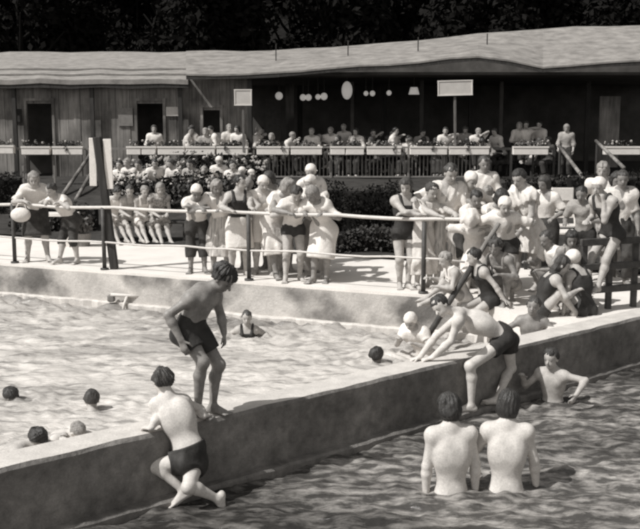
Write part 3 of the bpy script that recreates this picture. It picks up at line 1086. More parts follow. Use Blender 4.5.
FBL = ['white flower box at the far left end of the terrace, cut by the frame edge',
       'white flower box under the first dark doorway of the plank house',
       'white flower box left of the notice post, below the plank wall',
       'small white flower box just right of the notice post',
       'small white flower box directly below the person in the doorway',
       'white flower box right of the doorway, behind the seated children',
       'white flower box below the two diners in front of the pale house wall',
       'white flower box at the foot of the square white sign post',
       'white flower box over the first balusters right of the square sign',
       'white flower box second along the baluster railing',
       'very short white flower box just right of a railing post, third along the balusters',
       'short white flower box fourth along the baluster railing',
       'wide white flower box in the middle of the railing, above the dark hedge',
       'wide white flower box left of the rectangular sign post',
       'white flower box right at the foot of the rectangular sign post',
       'white flower box standing alone over the dark gap left of the stairs',
       'white flower box at the far right edge behind the standing spectators']
for i, (p0, p1) in enumerate(boxes):
    flower_box(p0, p1, 150 if i else 149, i, i in (2, 7, 8, 12, 13, 14))

# signs
def sign(name, label, px, ptop, pbot, w, h, pbase, seed, lines):
    Y = TY - .16
    top = D(px, ptop, Y); bot = D(px, pbot, Y); base = D(px, pbase, Y)
    o = empty(name, (top[0], Y, base[2]), 0, label, 'sign')
    hh = top[2] - bot[2]; ww = w/FPX*Y
    zc = (top[2] + bot[2])/2 - base[2]
    MB().box((0, -.05, zc), (ww, .03, hh), None, .006).build('board', M_SIGN, o)
    fr = MB()
    for s in (-1, 1):
        fr.box((0, -.07, zc + s*(hh/2 - .012)), (ww + .02, .02, .03)); fr.box((s*(ww/2 - .012), -.071, zc), (.03, .018, hh - .06))
    fr.build('frame', M_WHITE, o)
    MB().beam((0, 0, 0), (0, 0, zc + hh*.4), .07, .06, (0, 1, 0), .008).build('sign_post', M_PLANK, o)
    return o
sign('sign', 'square white board on a thin post above the terrace flower boxes', 243, 89.5, 105.5, 17, 16, 152, 1, 2)
s2 = sign('sign', 'wide pale rectangular board on a post over the right terrace', 456.5, 80.5, 95.5, 34, 15, 146, 2, 2)
s2.rotation_euler = (0, math.radians(-1.5), 0)

# ------------------------------------------------------------------ buildings
# left: plank house
HY = 31.45
house = empty('plank_house', (Xat(100, HY), HY, TZ), 0, 'pale plank house with dark doorways under a long light roof', 'house')
def hp_(px, py, Y=HY): return D(px, py, Y) - V(*house.location)
xa, xb = hp_(-40, 100)[0], hp_(249, 100)[0]
ztop = 3.0
def wall_with_holes(name, x0, x1, z0, z1, holes, m, parent, y=0.0, th=.1):
    xs = sorted({x0, x1} | {h[0] for h in holes} | {h[1] for h in holes})
    zs = sorted({z0, z1} | {h[2] for h in holes} | {h[3] for h in holes})
    mb = MB()
    for i in range(len(xs) - 1):
        for j in range(len(zs) - 1):
            cx, cz = (xs[i] + xs[i+1])/2, (zs[j] + zs[j+1])/2
            if any(h[0] < cx < h[1] and h[2] < cz < h[3] for h in holes): continue
            # split columns into planks
            n = max(1, int(round((xs[i+1] - xs[i])/.22)))
            for k in range(n):
                a = xs[i] + (xs[i+1] - xs[i])*k/n; b = xs[i] + (xs[i+1] - xs[i])*(k + 1)/n
                off = random.Random(int(a*1000)).uniform(-.012, .012)
                mb.box(((a + b)/2, y + off, cz), (b - a - .006, th, zs[j+1] - zs[j]))
    return mb.build(name, m, parent)
doors = [(27, 52), (137, 163)]
holes = [(hp_(a_, 100)[0], hp_(b_, 100)[0], 0.0, 2.25) for a_, b_ in doors] + [(hp_(203, 100)[0], hp_(220, 100)[0], 1.35, 2.05)]
wall_with_holes('wall', xa, xb, 0, ztop, holes, M_PLANK, house)
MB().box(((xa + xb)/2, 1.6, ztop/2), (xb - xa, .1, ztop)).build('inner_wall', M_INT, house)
for h in holes:
    m = MB()
    m.beam((h[0] - .04, -.075, h[2]), (h[0] - .04, -.075, h[3] + .08), .08, .05, (0, 1, 0)); m.beam((h[1] + .04, -.075, h[2]), (h[1] + .04, -.075, h[3] + .08), .08, .05, (0, 1, 0))
    m.beam((h[0] - .09, -.078, h[3] + .12), (h[1] + .09, -.078, h[3] + .12), .05, .08, (0, 0, 1))
    m.build('door_frame', M_PLANK, house)
# shutter / poster details on the wall
for a_, b_, c_, d_, mm in ((12, 22, 109, 122, M_DARKW), (166, 180, 107, 116, M_SIGN), (118, 133, 108, 126, M_BALU)):
    p, q = hp_(a_, c_, HY - .09), hp_(b_, d_, HY - .09)
    MB().box(((p[0] + q[0])/2, -.085, (p[2] + q[2])/2), (q[0] - p[0], .03, p[2] - q[2])).build('notice', mm, house)
# roof: front edge at y~78, ridge y~52
def sheet(name, front, back, th, m, parent, seed, sub=6, loc=None):
    """front/back: lists of 3D points; builds a thick, slightly uneven sheet"""
    r = random.Random(seed)
    n = len(front)
    vs, fs = [], []
    for s_ in (0, 1):
        for i in range(n):
            for j in range(sub + 1):
                p = front[i] + (back[i] - front[i])*(j/sub)
                p = p - V(0, 0, th*s_)
                p = p + V(0, 0, .02*math.sin(i*2.1 + j*1.3 + seed))
                vs.append(p - loc)
    M_ = (sub + 1)
    o = n*M_
    for i in range(n - 1):
        for j in range(sub):
            a = i*M_ + j
            fs.append((a, a + M_, a + M_ + 1, a + 1)); fs.append((o + a, o + a + 1, o + a + M_ + 1, o + a + M_))
        a = i*M_; fs.append((a, o + a, o + a + M_, a + M_))
        a = i*M_ + sub; fs.append((a, a + M_, o + a + M_, o + a))
    for i in (0, n - 1):
        for j in range(sub):
            a = i*M_ + j
            fs.append((a, a + 1, o + a + 1, o + a) if i == 0 else (a, o + a, o + a + 1, a + 1))
    o_ = mesh_obj(name, vs, fs, m, parent)
    o_.data.materials.append(M_DARKW)
    for p in o_.data.polygons:
        if min(p.vertices) >= o: p.material_index = 1  # underside coloured dark to stand in for the shade beneath the sheet
    return o_
hl = V(*house.location)
pxs = [-45, -20, 10, 40, 70, 100, 130, 160, 188]
fr_ = [D(x, 79.5 + (.8*math.sin(x*.3)), 31.0) for x in pxs]
bk_ = [D(x, 52 + (x < 0)*2, 36.5) for x in pxs]
sheet('roof', fr_, bk_, .14, M_ROOF, house, 1, loc=hl)
fas = MB()
for i in range(len(pxs) - 1):
    fas.beam(fr_[i] - hl + V(0, .05, -.2), fr_[i+1] - hl + V(0, .05, -.2), .05, .12)
fas.build('fascia', M_DARKW, house)
bat = MB()
for t in (.12, .3):
    for i in range(len(pxs) - 1):
        p = fr_[i] + (bk_[i] - fr_[i])*t - hl; q = fr_[i+1] + (bk_[i+1] - fr_[i+1])*t - hl
        bat.beam(p + V(0, 0, .03), q + V(0, 0, .03), .06, .05)
bat.build('roof_batten', M_BALU, house)
for px in (14, 92, 180):
    MB().box((hp_(px, 100, 31.2)[0], 31.2 - HY, 1.48), (.12, .12, 2.95)).build('porch_post', M_DARKW, house)

# right: open dining pavilion under a sagging canvas
pav = empty('dining_pavilion', (Xat(420, 36), 36, TZ), 0, 'long dark open dining pavilion under a pale sagging canvas canopy', 'pavilion')
pl = V(*pav.location)
prof = [(186, 74.5, 52), (215, 74, 52), (245, 73.5, 52), (272, 72.5, 51.5), (300, 70, 50), (330, 67.5, 48), (360, 65.5, 46), (390, 63.5, 44), (420, 61.5, 41),
        (450, 58, 38), (478, 55.5, 35), (510, 60, 32), (543, 67.5, 30), (575, 64, 28), (610, 61.5, 27), (650, 60, 26), (690, 59, 26)]
fr2 = [D(a_, b_, 30.4) for a_, b_, c_ in prof]
bk2 = [D(a_, c_ - 1, 36.0) for a_, b_, c_ in prof]
sheet('canopy', fr2, bk2, .05, M_AWN, pav, 2, 8, loc=pl)
val = MB()
for i in range(len(fr2) - 1):
    val.beam(fr2[i] - pl + V(0, .03, -.08), fr2[i+1] - pl + V(0, .03, -.08), .03, .14)
val.build('edge_beam', M_DARKW, pav)
xl, xr = Xat(196, 36), Xat(720, 36)
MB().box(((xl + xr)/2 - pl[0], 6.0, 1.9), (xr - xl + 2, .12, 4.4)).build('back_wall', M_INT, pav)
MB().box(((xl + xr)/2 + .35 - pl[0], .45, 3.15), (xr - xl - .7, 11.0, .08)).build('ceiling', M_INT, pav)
for px, Y, w_, mm in ((250, 30.7, .14, M_DARKW), (352, 34, .12, M_INT), (421, 33, .12, M_DARKW), (500, 34, .12, M_INT), (290, 36, .3, M_PLANK), (300, 38, .2, M_DARKW),
                      (384, 37, .2, M_DARKW), (586, 33.6, .14, M_DARKW), (470, 37, .2, M_DARKW)):
    x = Xat(px, Y) - pl[0]
    hgt = 3.0 if Y > 31.5 else 3.1
    MB().box((x, Y - 36, hgt/2), (w_, w_, hgt), None, .01).build('pillar', mm, pav)
# a pale boarded panel, right
for a_, b_, Y in ((598, 618, 33.0), (266, 281, 38.5)):
    x0, x1 = Xat(a_, Y), Xat(b_, Y)
    MB().box(((x0 + x1)/2 - pl[0], Y - 36, 1.35), (x1 - x0, .08, 2.3)).build('board_panel', M_PLANK if a_ > 500 else M_BALU, pav)
for i, px in enumerate((276, 348, 418, 487)):
    t = (prof[3][2], 46.5, 42, 40)[i]
    p = D(px, 60 - i*3.5, 33.0) - pl
    MB().box(p + V(0, 0, .1), (.035, .035, .8)).build('roof_strut', M_DARKW, pav)

# hanging lamps
lamps = [(279, 96, .12, 'single round pale lamp hanging left of the long pavilion'), (303, 97.5, .10, 'left globe of the close pair of hanging lamps'),
         (308.5, 97.5, .10, 'right globe of the close pair of hanging lamps'), (318, 97, .085, 'small globe lamp left of the second pair'),
         (324, 96.5, .11, 'globe lamp just left of the largest hanging lantern'), (347, 90.5, .19, 'largest tall oval lantern hanging in the middle of the pavilion'),
         (366, 93.5, .075, 'smallest globe lamp right of the big lantern'), (372.5, 93.5, .085, 'small globe lamp second right of the big lantern'),
         (389, 93, .08, 'small dim lamp alone between the lantern and the square shade'), (414, 90.5, .14, 'square white lamp shade left of the rectangular sign')]
for i, (px, py, r_, lb) in enumerate(lamps):
    p = D(px, py, 32.2)
    o = empty('hanging_lamp', tuple(p), 0, lb, 'lamp', 'lamps hanging under the pavilion')
    m = MB()
    if i == 9: m.tube([(0, 0, -r_*.9), (0, 0, r_*.7)], [r_*1.25, r_*.8], 12)
    elif i == 5: m.ball((0, 0, 0), (r_*.9, r_*.9, r_*1.5), 14, 9)
    else: m.ball((0, 0, 0), (r_, r_, r_*1.05), 12, 8)
    m.build('globe', M_LAMP, o, True)
    zt = 3.10 + TZ - p[2]
    MB().tube([(0, 0, r_*.9), (0, 0, max(r_ + .1, zt))], .012, 6).build('cord', M_DARKW, o)

# stairs at both ends of the terrace
def stairs(label, pxt, pyt, pxb, pyb, Yt, Yb, n=4, both=False):
    t, b_ = D(pxt, pyt, Yt), D(pxb, pyb, Yb)
    o = empty('stair_handrail', (b_[0], b_[1], 0.1), 0, label, 'handrail')
    oo = V(*o.location)
    MB().tube([t - oo, (t + b_)/2 - oo, b_ - oo], .05, 8).build('sloping_rail', M_PLANK, o, True)
    for f in (.05, .95):
        p = t + (b_ - t)*f - oo
        MB().tube([(p[0], p[1], -.1), p], .04, 8).build('rail_post', M_DARKW, o)
stairs('pale sloping stair rail at the right end of the terrace above the white crates', 559, 146, 585, 180, 29.5, 26.5)
stairs('sloping stair rail at the far right edge behind the spectators', 596, 141, 624, 168, 29.5, 26.8)
stairs('sloping dark stair rail left of the notice post', 92, 152, 62, 196, 29.0, 25.5)
stairs('lower sloping stair rail beside the notice post', 96, 165, 74, 203, 28.0, 25.0)
st = empty('stairs', (Xat(78, 27), 27, .25), 0, 'dark timber steps between the two sloping rails left of the notice post', 'stairs')
for k in range(4):
    MB().box((0, -1.0 + k*.6, .0 + k*.12), (1.2, .5, .07)).build('step', M_DARKW, st)

# open frame under left terrace (dark hatch)
hx = empty('garden_frame', (Xat(38, 27), 27, .4), 0, 'pale square timber frame standing below the left flower boxes', 'frame')
for s in (-1, 1):
    MB().beam((s*.42, 0, -.1), (s*.42, 0, .75), .05, .05, (0, 1, 0)).build('upright', M_BALU, hx)
MB().beam((-.5, 0, .02), (.5, 0, .02), .07, .05).build('sill', M_PLANK, hx)

# ------------------------------------------------------------------ planting
def shrub(px, Y, z, rx, rz, n, m, label, blossoms=0, seed=0, cat='shrub', name='shrub', size=.11, group=None):
    x = Xat(px, Y)
    o = empty(name, (x, Y, z), 0, label, cat, group)
    MB().tube([(0, 0, -.15), (.03, .02, rz*.5), (0, 0, rz*1.1)], [.05, .04, .02], 7).build('stem', M_BARK, o)
    q, f = leaves(n, (0, 0, rz), (rx, rx*.8, rz), size, seed, .35, .25)
    mesh_obj('foliage', q, f, m, o)
    if blossoms:
        r = random.Random(seed)
        mb = MB()
        for _ in range(blossoms):
            t = r.uniform(0, 6.28); e = r.uniform(.0, 1.3)
            c = (rx*.95*math.cos(e)*math.cos(t), -abs(rx*.8*math.cos(e)*math.sin(t)), rz + rz*.95*math.sin(e))
            R_ = r.uniform(.035, .085)
            for _k in range(5):
                mb.ball((c[0] + r.gauss(0, R_*.5), c[1] + r.gauss(0, R_*.4), c[2] + r.gauss(0, R_*.45)), R_*r.uniform(.4, .7), 6, 4)
        mb.build('blossoms', M_BLOS, o)
    return o
SH = [(118, 27.5, .35, .6, .55), (134, 26.5, .35, .65, .5), (150, 27.5, .4, .6, .55), (167, 26, .35, .7, .55), (184, 27, .4, .6, .6), (201, 26.2, .35, .7, .6),
      (219, 27.2, .4, .6, .55), (236, 26, .35, .65, .6), (252, 27.4, .4, .55, .5), (126, 24, .2, .6, .5), (146, 23.5, .2, .6, .48), (166, 23.8, .2, .65, .5),
      (188, 23.4, .2, .6, .58), (209, 23.8, .2, .65, .55), (229, 23.4, .2, .6, .5), (249, 23.6, .2, .6, .48)]
where = ['just right of the notice post', 'behind the two leftmost seated children', 'below the person in the doorway', 'below the white box right of the doorway',
         'behind the spectator in the white cap', 'below the diners at the pale wall', 'left of the square sign post', 'at the foot of the square sign post', 'where the balusters begin']
for i, (px, Y, z, rx, rz) in enumerate(SH):
    back = i < 9
    lb = ('flowering shrub on the upper bank ' + where[i]) if back else ('dark flowering shrub on the lower bank, ' + ['first', 'second', 'third', 'fourth', 'fifth', 'sixth', 'last'][i - 9] + ' from the notice post')
    shrub(px, Y, z, rx, rz, 520, (M_LEAF2, M_LEAF3, M_LEAF)[i % 3] if back else (M_LEAF2, M_LEAF)[i % 2], lb, 6 if back else 3, 50 + i, group='flowering shrubs on the bank')
def hedge(px0, px1, Y, h, dpt, label, seed, m=M_LEAF, z=0.02, dens=900):
    x0, x1 = Xat(px0, Y), Xat(px1, Y)
    L = x1 - x0
    o = empty('hedge', ((x0 + x1)/2, Y, z), 0, label, 'hedge')
    r = np.random.default_rng(seed)
    n = int(dens*L)
    P = np.stack([r.uniform(-L/2, L/2, n), r.uniform(-dpt/2, dpt/2, n), r.uniform(0, 1, n)**.7*h], 1)
    # keep most leaves near the faces
    P[:, 1] = np.where(r.random(n) < .55, -dpt/2 + np.abs(r.normal(0, .1, n)), P[:, 1])
    P[:, 2] += .06*np.sin(P[:, 0]*2.1) + .04*np.sin(P[:, 0]*5.3)
    P[:, 1] += .08*np.sin(P[:, 0]*3.1 + P[:, 2]*4)
    nn = r.normal(size=(n, 3)) + np.array([0, -.5, .5]); nn /= np.linalg.norm(nn, axis=1)[:, None]
    t = np.cross(nn, r.normal(size=(n, 3))); t /= np.linalg.norm(t, axis=1)[:, None]
    bt = np.cross(nn, t)
    s = .075*(.6 + .8*r.random(n))[:, None]
    q = np.stack([P - t*s*.5, P + bt*s*.3, P + t*s*.5, P - bt*s*.3], 1).reshape(-1, 3)
    mesh_obj('foliage', q, np.arange(n*4).reshape(n, 4), m, o)
    MB().box((0, dpt*.1, h*.45), (L*.98, dpt*.55, h*.8)).build('branches', M_LEAF, o)
    return o
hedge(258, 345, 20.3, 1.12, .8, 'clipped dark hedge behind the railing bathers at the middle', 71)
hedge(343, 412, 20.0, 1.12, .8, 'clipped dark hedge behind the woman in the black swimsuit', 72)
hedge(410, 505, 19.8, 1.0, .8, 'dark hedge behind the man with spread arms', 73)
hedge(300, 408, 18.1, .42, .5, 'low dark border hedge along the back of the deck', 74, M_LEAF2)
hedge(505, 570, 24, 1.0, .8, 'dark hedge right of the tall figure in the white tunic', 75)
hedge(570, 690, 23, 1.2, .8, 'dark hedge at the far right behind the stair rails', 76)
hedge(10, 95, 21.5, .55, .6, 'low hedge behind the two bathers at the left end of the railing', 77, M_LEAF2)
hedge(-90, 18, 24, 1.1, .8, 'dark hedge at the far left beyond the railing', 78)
# potted plant, stool and white post left
pt = empty('potted_plant', tuple(G(83, 246, 0)), 0, 'potted plant with pale leaves left of the notice post', 'plant')
MB().tube([(0, 0, 0), (0, 0, .25)], [.13, .17], 12).build('pot', M_BALU, pt)
q, f = leaves(260, (0, 0, .42), (.24, .22, .22), .10, 5, .3, .2); mesh_obj('foliage', q, f, M_LEAF3, pt)
ws = empty('white_stand', tuple(G(68, 247, 0)), 0, 'small white table on a single post at the left back of the deck', 'table')
MB().box((0, 0, .3), (.07, .07, .6)).build('leg', M_WHITE, ws); MB().box((-.1, 0, .63), (.6, .4, .05)).build('table_top', M_WHITE, ws)

# trees behind the roofs
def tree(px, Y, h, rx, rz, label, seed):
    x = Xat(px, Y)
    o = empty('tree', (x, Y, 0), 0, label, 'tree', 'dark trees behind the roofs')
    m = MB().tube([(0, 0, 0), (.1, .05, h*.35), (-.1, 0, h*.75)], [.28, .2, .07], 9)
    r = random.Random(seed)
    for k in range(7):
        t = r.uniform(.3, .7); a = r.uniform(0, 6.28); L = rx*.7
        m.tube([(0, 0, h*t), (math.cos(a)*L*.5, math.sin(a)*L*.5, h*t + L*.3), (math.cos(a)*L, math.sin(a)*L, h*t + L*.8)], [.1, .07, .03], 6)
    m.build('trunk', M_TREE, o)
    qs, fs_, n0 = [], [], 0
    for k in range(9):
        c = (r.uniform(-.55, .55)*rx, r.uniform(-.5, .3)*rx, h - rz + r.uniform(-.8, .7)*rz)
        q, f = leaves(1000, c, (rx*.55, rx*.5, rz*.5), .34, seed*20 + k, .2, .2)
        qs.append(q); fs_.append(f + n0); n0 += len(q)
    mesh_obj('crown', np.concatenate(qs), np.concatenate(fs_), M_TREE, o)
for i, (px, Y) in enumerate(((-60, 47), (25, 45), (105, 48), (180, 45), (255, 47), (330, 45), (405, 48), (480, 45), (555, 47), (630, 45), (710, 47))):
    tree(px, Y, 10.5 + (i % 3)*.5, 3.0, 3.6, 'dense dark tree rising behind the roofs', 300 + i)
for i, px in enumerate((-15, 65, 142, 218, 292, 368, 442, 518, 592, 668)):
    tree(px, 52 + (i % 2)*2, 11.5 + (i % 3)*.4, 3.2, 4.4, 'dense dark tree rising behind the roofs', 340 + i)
# platform closing the corner of the pool
c0, c1 = on_edge(452, -.0), None
def wall_back(px):
    lo, hi = -20., 40.
    for _ in range(60):
        m_ = (lo + hi)/2; q = wb + wd*m_ - EYE
        if 320 + FPX*q[0]/q.dot(FWD) < px: lo = m_
        else: hi = m_
    return wb + wd*lo
cp0, cp1 = on_edge(452, .3), wall_back(553)
slab('corner_platform', [cp0, V(cp1[0], cp1[1], 0) - 0*wn, X0 + wd*.2, X0 - dn*.3], -2.2, .006, M_CONC)
# wooded hillside far behind
vs, fs = [], []
for i in range(61):
    for j in range(13):
        x = -150 + i*5; y = 58 + j*9
        vs.append((x, y, -1 + j*4.6 + 2*math.sin(i*.7 + j) + 1.2*math.sin(i*1.9)))
for i in range(60):
    for j in range(12):
        a = i*13 + j; fs.append((a, a + 13, a + 14, a + 1))
tag(mesh_obj('hillside', vs, fs, mat('dark_forest_floor', .014, .95, .5, .6, .5, 4, .2, .05), None, True), kind='structure')

# white crates right, barrier, bench
cr = empty('white_slatted_chair', tuple(G(563, 252, 0)), 0, 'white slatted folding chair standing below the stair rail', 'chair')
for s in (-1, 1):
    MB().beam((s*.22, -.2, 0), (s*.22, .25, .95), .035, .04, (1, 0, 0)).build('leg', M_WHITE, cr); MB().beam((s*.2, .22, 0), (s*.2, -.25, .46), .035, .04, (1, 0, 0)).build('leg', M_WHITE, cr)
for k in range(3):
    MB().box((0, -.22 + k*.14, .50), (.5, .10, .025)).build('seat_slat', M_WHITE, cr)
for k in range(3):
    MB().box((0, .17 + k*.045, .66 + k*.12), (.5, .025, .085)).build('back_slat', M_WHITE, cr)
MB().box((0, .2, 1.05), (.42, .04, .26), None, .02).build('head_panel', M_WHITE, cr)

bench = empty('deck_bench', tuple(G(146, 243, 0)), math.radians(-4), 'low dark bench the four children sit on behind the railing', 'bench')
MB().box((0, .25, .40), (1.75, .36, .05), None, .01).build('seat', M_DARKW, bench)
for s in (-1, 0, 1):
    MB().box((s*.75, .25, .19), (.06, .3, .37)).build('leg', M_DARKW, bench)

bar = empty('timber_barrier', tuple(G(609, 309, 0)), 0, 'dark timber barrier at the right corner of the deck', 'barrier')
bd = nrm(V(.9, .35, 0))
for t in (-.42, -.02, .38, .8):
    p = bd*t
    MB().beam(p, p + V(0, 0, .92), .075, .075, (0, 1, 0), .008).build('upright', M_POST, bar)
for zz in (.28, .58, .90):
    MB().beam(bd*-.5 + V(0, -.06, zz), bd*.9 + V(0, -.06, zz), .05, .09, (0, 0, 1), .008).build('plank', M_POST, bar)
tb = empty('side_table', tuple(G(548, 268, 0)), 0, 'low white table top behind the girl with the hair band', 'table')
MB().box((0, 0, .60), (1.0, .45, .04), None, .008).build('table_top', M_WHITE, tb)
for s in (-1, 1):
    MB().beam((s*.4, -.15, 0), (s*.4, -.15, .58), .05, .05, (0, 1, 0)).build('leg', M_DARKW, tb); MB().beam((s*.4, .15, 0), (s*.4, .15, .58), .05, .05, (0, 1, 0)).build('leg', M_DARKW, tb)

# drain pipe and bracket on the deck face, left
dp = on_edge(126, -.05, WZ + .16)
o = empty('drain_pipe', tuple(dp), 0, 'short pale bent pipe at the waterline of the far pool edge', 'pipe')
MB().tube([(-.22, -.02, .06), (.05, -.05, .05), (.30, -.06, .04)], .028, 8).build('pipe', M_RAIL, o, True)
MB().tube([(.05, -.05, .05), (0, -.1, -.10), (-.02, -.12, -.25)], .024, 8).build('pipe', M_RAIL, o, True)
MB().box((-.22, .0, .0), (.12, .10, .12), None, .02).build('bracket', M_BALU, o)
# ------------------------------------------------------------------ the people
def fwdv(yaw): 
    a = math.radians(yaw); return V(math.sin(a), math.cos(a), 0)

def to_local(p, loc, yaw):
    d = np.array(p, float) - loc
    f = fwdv(yaw); rt = V(f[1], -f[0], 0)
    return V(d.dot(rt), d.dot(f), d[2])

RG = 'spectators along the pool railing'
def leaner(label, px, back, yaw, H, lean, outfit, hair, skin='tan', spread=.16, rz=1.03, curl=12, headp=22, heady=0, hat=None, group=RG, vox=.0115, cross=False, feet=None, side=0, b=1.0, hands=None, headr=0):
    loc = on_edge(px, back)
    f = fwdv(yaw)
    # distance forward to the rail
    n = max(.25, -f.dot(-dn))
    dist = (back - .12)/n
    shift = math.sin(math.radians(lean))*.20*H
    if hands is None:
        if cross:
            hands = [V(-.10, dist + .02, rz + .05), V(.10, dist + .0, rz + .07)]; hd = [V(-1, .1, 0), V(1, .1, 0)]
            elb = [V(1, .2, -.6), V(-1, .2, -.6)]
        else:
            hands = [V(spread, dist - .02, rz + .045), V(-spread, dist - .02, rz + .045)]; hd = [V(-.5, .8, -.15), V(.5, .8, -.15)]
            elb = [V(1, -.5, -.4), V(-1, -.5, -.4)]
    else:
        hd = None; elb = None
    J = pose(H, lean=lean, curl=curl, side=side, pel=(0, -shift*.55), headp=headp, heady=heady, headr=headr, hands=hands, hd=hd, elb=elb, feet=feet)
    return person(label, loc, yaw, H, J, outfit, hair, skin, vox, group, b, hat)

def people_deck():
    W, DK, BK, CR, GR = 'white', 'dark', 'black', 'cream', 'grey'
    leaner('person in white shirt and dark skirt leaning on the railing at the left frame edge', 21, .42, 165, 1.66, 24, [('shirt', W, {'sleeve': .9, 'hem': .03}), ('skirt', DK, {'len': 1.0, 'flare': .10})], ('bob', 'fair'), 'fair', feet=[V(.16, 0, 0), V(-.18, .05, 0)])
    leaner('person in white top and dark knee pants bowed over the railing, second from the left', 53, .40, 215, 1.52, 34, [('shirt', W, {'sleeve': .4, 'hem': .05}), ('trousers', DK, {'len': .25})], ('short', 'brown'), 'fair', feet=[V(.10, .1, 0), V(-.12, -.1, 0)])
    # seated children
    seats = [(119, 150, 1.42, 'leftmost of the children seated on the bench, white top and dark curls', [('shirt', W, {'sleeve': .3}), ('trunks', CR, {})], ('messy', 'dark'), -10),
             (133, 150, 1.44, 'seated child in a pale grey bathing suit, second on the bench', [('swimsuit', GR, {})], ('short', 'brown'), 20),
             (147, 152, 1.42, 'seated child with fair hair and white suit leaning forward, third on the bench', [('swimsuit', W, {}), ('trunks', W, {})], ('short', 'fair'), 0),
             (163, 156, 1.55, 'seated fair-haired child in printed dress, rightmost on the bench', [('dress', 'print', {'sleeve': .2, 'len': .8})], ('bob', 'fair'), 15)]
    for px, yaw, H, lb, of, hr, hy in seats:
        loc = G(px, 238, 0); loc[1] = bench.location[1] + .22
        r = random.Random(px)
        J = pose(H, lean=16 + r.uniform(-4, 10), curl=14, pel=(0, 0), pz=.50, pt=8, headp=18, heady=hy,
                 hands=[V(.10 + r.uniform(-.03, .03), .34, .56), V(-.09, .36, .58)], hd=[V(-.3, 1, -.2), V(.3, 1, -.2)],
                 feet=[V(.08, .52 + r.uniform(-.06, .1), .0), V(-.10, .56 + r.uniform(-.05, .05), 0)], knee=[V(.1, 1, .9), V(-.1, 1, .9)])
        person(lb, loc, yaw, H, J, of, hr, 'fair', .0115, 'children seated behind the railing')
    leaner('person in white cap, white shirt and dark trousers resting both arms on the railing', 183, .45, 172, 1.56, 30, [('shirt', W, {'sleeve': 1.0, 'hem': .04}), ('trousers', DK, {'len': .45})], ('cap', W), 'tan', cross=True, headp=30)
    leaner('person in white blouse and long striped skirt left of the printed swimsuit', 203, .55, 190, 1.60, 22, [('shirt', W, {'sleeve': .8, 'hem': .04}), ('skirt', 'stripe', {'len': 1.45, 'flare': .12})], ('bob', 'fair'), 'tan', heady=-30)
    leaner('dark-haired woman in black-fronted swimsuit and pale skirt looking right along the railing', 225, .45, 165, 1.60, 6, [('swimsuit', BK, {}), ('skirt', W, {'len': .95, 'flare': .10})], ('short', 'dark'), 'fair', spread=.2, curl=4, heady=-45, headp=5)
    leaner('person in white cap and white shirt standing behind the black-fronted swimsuit', 241, .75, 180, 1.62, 10, [('shirt', W, {'sleeve': .7}), ('trunks', W, {'hem': .8})], ('cap', W), 'fair', heady=-20)
    leaner('tall person with fair hair in a long white robe bending right over the railing', 263, .50, 150, 1.72, 34, [('robe', W, {'sleeve': .9, 'len': 1.25, 'flare': .13})], ('bob', 'fair'), 'tan', heady=-30, headp=15, feet=[V(.07, .08, 0), V(-.08, -.12, 0)])
    leaner('boy in white top and tight black trunks looking down at the railing', 284, .35, 170, 1.56, 20, [('shirt', W, {'sleeve': .5, 'hem': .04}), ('trunks', BK, {'hem': .22})], ('short', 'brown'), 'fair', headp=40, feet=[V(.14, .08, 0), V(-.10, -.05, 0)])
    leaner('person in light cap and white shirt peering over behind the boy in black trunks', 292, .85, 195, 1.66, 14, [('shirt', W, {'sleeve': .9}), ('trousers', GR, {})], ('cap', CR), 'fair', heady=20)
    leaner('girl in white knee-length dress leaning left on the railing, rightmost of the middle group', 311, .38, 205, 1.58, 26, [('dress', W, {'sleeve': .9, 'len': 1.15, 'flare': .11})], ('bob', 'fair'), 'tan', headp=32, heady=15, feet=[V(.09, .10, 0), V(-.06, -.06, 0)])
    leaner('child with dark hair half hidden between the white cap and the tall robed person', 249, 1.2, 175, 1.5, 8, [('shirt', CR, {'sleeve': .6}), ('trunks', DK, {})], ('short', 'dark'), 'fair')
    leaner('person in white head scarf standing further back beneath the first railing post of the terrace', 252, 2.2, 185, 1.72, 2, [('shirt', W, {'sleeve': 1.6}), ('skirt', GR, {})], ('cap', W), 'fair', hands=[None, None])
    # right group
    leaner('woman in black swimsuit standing alone with folded arms on the railing', 394, .42, 168, 1.64, 6, [('swimsuit', BK, {'hem': .28})], ('bob', 'brown'), 'fair', cross=True, rz=1.06, curl=6, headp=18, heady=25, feet=[V(.06, 0, 0), V(-.05, .05, 0)])
    leaner('slim person wrapped in a long cream towel beside the woman in black', 411, .55, 150, 1.58, 8, [('robe', CR, {'sleeve': .9, 'len': 1.6, 'flare': .085})], ('short', 'brown'), 'fair', headp=25)
    leaner('tall man in white shirt and pale trousers spreading his arms at the railing', 430, .75, 178, 1.86, 10, [('shirt', W, {'sleeve': 1.2, 'hem': .05}), ('trousers', 'stripe', {'len': .55})], ('short', 'brown'), 'fair', hands=[V(.50, .20, 1.32), V(-.22, .35, 1.05)], heady=-15, headp=25, curl=4)
    leaner('person in white bathing cap reaching an arm out to the right behind the railing', 444, .95, 170, 1.76, 12, [('shirt', W, {'sleeve': .9}), ('trunks', BK, {'hem': .7})], ('cap', W), 'fair', hands=[V(.18, .4, 1.05), V(-.52, .30, 1.22)], headp=25, heady=-20)
    leaner('dark-haired child in white shirt with a hand raised to the mouth at the railing', 452, .75, 150, 1.5, 18, [('shirt', W, {'sleeve': .8, 'hem': .02}), ('trunks', DK, {'hem': .8})], ('short', 'dark'), 'tan', hands=[V(.12, .30, 1.06), V(-.02, .26, 1.22)], heady=30)
    leaner('child crouched low in a big white sun hat and white dress behind the ladder pole', 468, .30, 200, 1.34, 36, [('dress', W, {'sleeve': .9, 'len': 1.2, 'flare': .16})], ('bob', 'fair'), 'fair', headp=48, hat=('white', .60, .60), rz=.92)
    loc = G(481, 259, 0)
